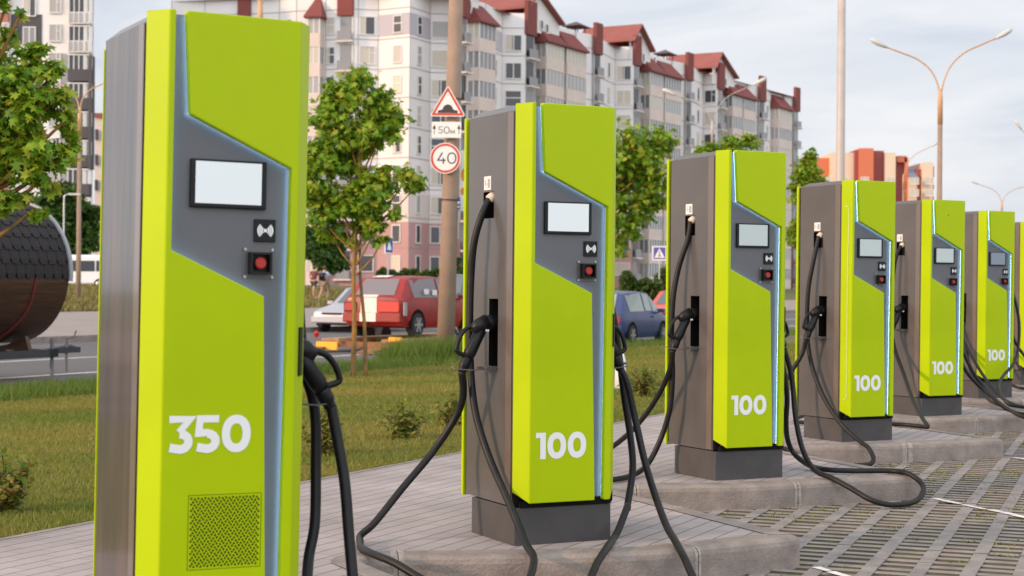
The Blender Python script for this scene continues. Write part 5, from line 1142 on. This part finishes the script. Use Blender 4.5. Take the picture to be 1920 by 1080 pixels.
for c_i in range(17):
    a0_ = -4+c_i*11.0; 
    for k in range(18):
        y0 = -Lb+.02+k*.2+(.1 if c_i % 2 else 0); y1 = min(y0+.192, -.02)
        if y0 > -.04: continue
        vs = []
        for aa, rr in ((a0_, r_+.030), (a0_+4, r_+.028), (a0_+12.5, r_+.016)):
            for yy in (y0, y1): vs.append((rr*math.cos(R(aa)), yy, r_+rr*math.sin(R(aa))))
        lo = .03; vs[0] = (vs[0][0], y0+lo, vs[0][2]); vs[1] = (vs[1][0], y1-lo, vs[1][2])
        b.add(vs, [(0,1,3,2),(2,3,5,4)])
b.build('shingle_roof', M_SH, t)
b = MB(); n = 40
ring = []
for i in range(n+1):
    a = R(-6+192*i/n); ring.append((math.cos(a), math.sin(a)))
vs = [(rr*c, y, r_+rr*s) for (c, s) in ring for rr, y in ((r_-.01, .03), (r_+.055, .03), (r_+.055, -.03), (r_+.02, -.03))]
b.add(vs, [(4*i+k, 4*i+(k+1) % 4, 4*i+4+(k+1) % 4, 4*i+4+k) for i in range(n) for k in range(4)]); b.build('roof_rim', mat('pale_metal_rim', (.33, .33, .36), .5), t)
for yy in (-.75, -2.6):
    b = MB(); p = [((r_+.012)*math.cos(R(a)), yy+(.0 if a > -30 else -.004*(a+30)*-1), r_+(r_+.012)*math.sin(R(a))) for a in range(-4, -92, -8)]; b.tube(p, .018, 6); b.build('red_strap', mat('red_strap', (.16, .015, .02), .8), t)
tz = gz(ctr.x, ctr.y); t2 = thing('boat_trailer', (ctr.x, ctr.y, -.33), RZ, 'dark steel trailer carrying the barrel sauna, propped on jack legs', 'trailer')
b = MB(); zf = .33; b.box(-.8, -.70, -3.7, .1, zf-.0, zf+.12); b.box(.70, .8, -3.7, .1, zf, zf+.12); b.box(-.8, .8, -.1, .1, zf, zf+.12); b.box(-.8, .8, -3.6, -3.5, zf, zf+.12)
b.obox((.0, .75, zf+.05), (0, 1, 0), .75, (1, 0, 0), .045, (0, 0, 1), .045); b.build('chassis', mat('dark_trailer_steel', (.035, .035, .04), .5), t2)
for yy in (-.5, -1.6, -2.8):
    b = MB(); q = [(-.78, zf+.12), (.78, zf+.12), (.70, zf+.34), (.35, zf+.20), (0, zf+.15), (-.35, zf+.20), (-.70, zf+.34)]; b.prism(q, lambda a, c, y: (a, y, c), yy-.04, yy+.04); b.build('cradle', M_BW, t2)
for (xx, yy, z0, z1, m) in ((.72, .05, 0, .62, M_METAL), (.0, .85, .08, .55, M_METAL), (.0, 1.2, .02, .58, M_METAL)):
    b = MB(); b.tube([(xx, yy, z0), (xx, yy, z1)], .028, 8); b.build('jack_leg', mat('grey_steel', (.16, .16, .17), .5), t2)
b = MB(); b.tube([(0, 1.2, .56), (.12, 1.25, .60), (.12, 1.3, .70)], .014, 6); b.tube([(-.1, 1.0, .42), (.0, 1.3, .46), (0, 1.52, .40)], .03, 8); b.build('hitch', MATS['grey_steel'], t2)
for s in (-1, 1):
    b = MB(); b.tube([(s*.86, -1.9, .30), (s*1.03, -1.9, .30)], [.30, .30], 20); wv = b.build('wheel', M_TYRE, t2); b = MB(); b.tube([(s*1.03, -1.9, .3), (s*1.04, -1.9, .3)], [.17, .15], 14); b.build('rim', M_RIM, wv)

# ---------------------------------------------------------------- people
M_SKIN = mat('skin', (.48, .27, .19), .6); M_HAIR = mat('brown_hair', (.09, .05, .03), .8); M_SHIRT = mat('pale_blue_shirt', (.42, .48, .60), .8); M_SHORT = mat('tan_shorts', (.36, .24, .16), .8); M_SHOE = mat('pale_shoe', (.6, .52, .5), .7)
def skinmesh(name, pts, edges, rad, m, par, root=0):
    me = bpy.data.meshes.new(name); me.from_pydata([Vector(p) for p in pts], edges, []); me.materials.append(m); o = bpy.data.objects.new(name, me); COL.objects.link(o); o.parent = par
    o.modifiers.new('skin', 'SKIN').use_smooth_shade = True; sv = me.skin_vertices[0].data
    for i, r in enumerate(rad): sv[i].radius = (r, r) if not isinstance(r, tuple) else r; sv[i].use_root = (i == root)
    s = o.modifiers.new('sub', 'SUBSURF'); s.levels = 1; s.render_levels = 1; return o
def person(x, y, rz, label, shirt, short, stride=1):
    z = gz(x, y); t = thing('person', (x, y, z), rz, label, 'person')
    P_ = [(0, 0, .93), (0, 0, 1.10), (0, .01, 1.30), (0, .0, 1.44), (0, .01, 1.53), (0, .02, 1.62), (0, .02, 1.70),
          (.19, 0, 1.40), (.23, -.06*stride, 1.13), (.21, .06, .88), (.20, .10, .80), (-.19, 0, 1.40), (-.23, .10*stride, 1.14), (-.21, .20, .93), (-.20, .25, .86),
          (.09, .0, .88), (.10, .20*stride, .50), (.10, .16*stride, .10), (.10, .27*stride, .04), (-.09, 0, .88), (-.10, -.10*stride, .50), (-.10, -.36*stride, .14), (-.10, -.28*stride, .04)]
    E_ = [(0, 1), (1, 2), (2, 3), (3, 4), (4, 5), (5, 6), (3, 7), (7, 8), (8, 9), (9, 10), (3, 11), (11, 12), (12, 13), (13, 14), (0, 15), (15, 16), (16, 17), (17, 18), (0, 19), (19, 20), (20, 21), (21, 22)]
    rd_ = [.13, (.13, .10), (.16, .11), (.10, .08), .05, (.085, .095), (.07, .08), .055, .042, .032, (.02, .035), .055, .042, .032, (.02, .035), .09, .062, .04, .035, .09, .062, .04, .035]
    skinmesh('body', P_, E_, rd_, M_SKIN, t)
    skinmesh('shirt', [(0, 0, .92), (0, 0, 1.12), (0, .01, 1.30), (0, 0, 1.42), (.2, 0, 1.40), (.232, -.03*stride, 1.22), (-.2, 0, 1.40), (-.232, .05*stride, 1.22)], [(0, 1), (1, 2), (2, 3), (3, 4), (4, 5), (3, 6), (6, 7)], [(.17, .135), (.16, .13), (.18, .135), (.11, .09), .075, .062, .075, .062], shirt, t)
    skinmesh('shorts', [(0, 0, .93), (.095, .0, .86), (.10, .13*stride, .60), (-.095, 0, .86), (-.10, -.06*stride, .60)], [(0, 1), (1, 2), (0, 3), (3, 4)], [(.155, .13), .108, .09, .108, .09], short, t)
    b = MB(); b.tube([(0, -.03, 1.56), (0, -.02, 1.62), (0, 0, 1.69), (0, .01, 1.765)], [.07, .098, .098, .04], 12); b.build('hair', M_HAIR, t, smooth=True)
    for s, y0, z0 in ((1, .23*stride, .04), (-1, -.30*stride, .05)): b = MB(); b.tube([(s*.10, y0-.09, z0), (s*.10, y0+.02, z0+.01), (s*.10, y0+.15, z0-.01)], [.045, .05, .03], 8); b.build('shoe', M_SHOE, t, smooth=True)
    return t
Yq = 84.0; x_ = X_(608, Yq); person(x_, Yq, R(-25), 'person in pale blue shirt and shorts walking away with a backpack', M_SHIRT, M_SHORT)
tb = thing('backpack', (x_, Yq, gz(x_, Yq)), R(-25), 'black backpack on the back of the walker in pale blue', 'backpack')
b = MB(); b.box(-.15, .15, -.30, -.14, 1.0, 1.42); b.build('bag', M_BLACK, tb, bevel=.04); b = MB(); b.box(-.11, .11, -.34, -.30, 1.04, 1.22); b.build('pocket', M_HOLE, tb, bevel=.02)
for s in (-1, 1): b = MB(); b.tube([(s*.11, -.14, 1.40), (s*.12, .0, 1.50), (s*.12, .13, 1.38), (s*.13, .10, 1.15), (s*.12, -.14, 1.05)], .018, 6); b.build('strap', M_BLACK, tb)
Yq = 85.5; x_ = X_(589, Yq); person(x_, Yq, R(-30), 'second walker mostly hidden behind the nearest charger, in a dark red top', mat('dark_red_shirt', (.16, .05, .05), .8), mat('dark_shorts', (.06, .04, .05), .8), -1)

bigtree(1916, 210, 403, 26, 60, 'far tree crown at the right edge beyond the last charger', n=900, leaf=.5, seed=25, nb=6)
# pale bent line on the chamfer of the fourth charger
def chf(u, z): return (-FX-(W-FX)*u-.0014, BD*u-.0012, z)
tp = [(.72, 1.80), (.42, 1.797), (.34, 1.74), (.42, 1.3), (.40, .8), (.42, .34), (.70, .325)]
b = MB()
for p, q in zip(tp, tp[1:]):
    if abs(p[1]-q[1]) < .02: v = [chf(p[0], p[1]-.006), chf(q[0], q[1]-.006), chf(q[0], q[1]+.006), chf(p[0], p[1]+.006)]
    else: v = [chf(p[0]-.045, p[1]), chf(q[0]-.045, q[1]), chf(q[0]+.045, q[1]), chf(p[0]+.045, p[1])]
    b.add(v, [(0,1,2,3)])
b.build('pale_line', mat('pale_line', (.50, .58, .16), .4), S4)
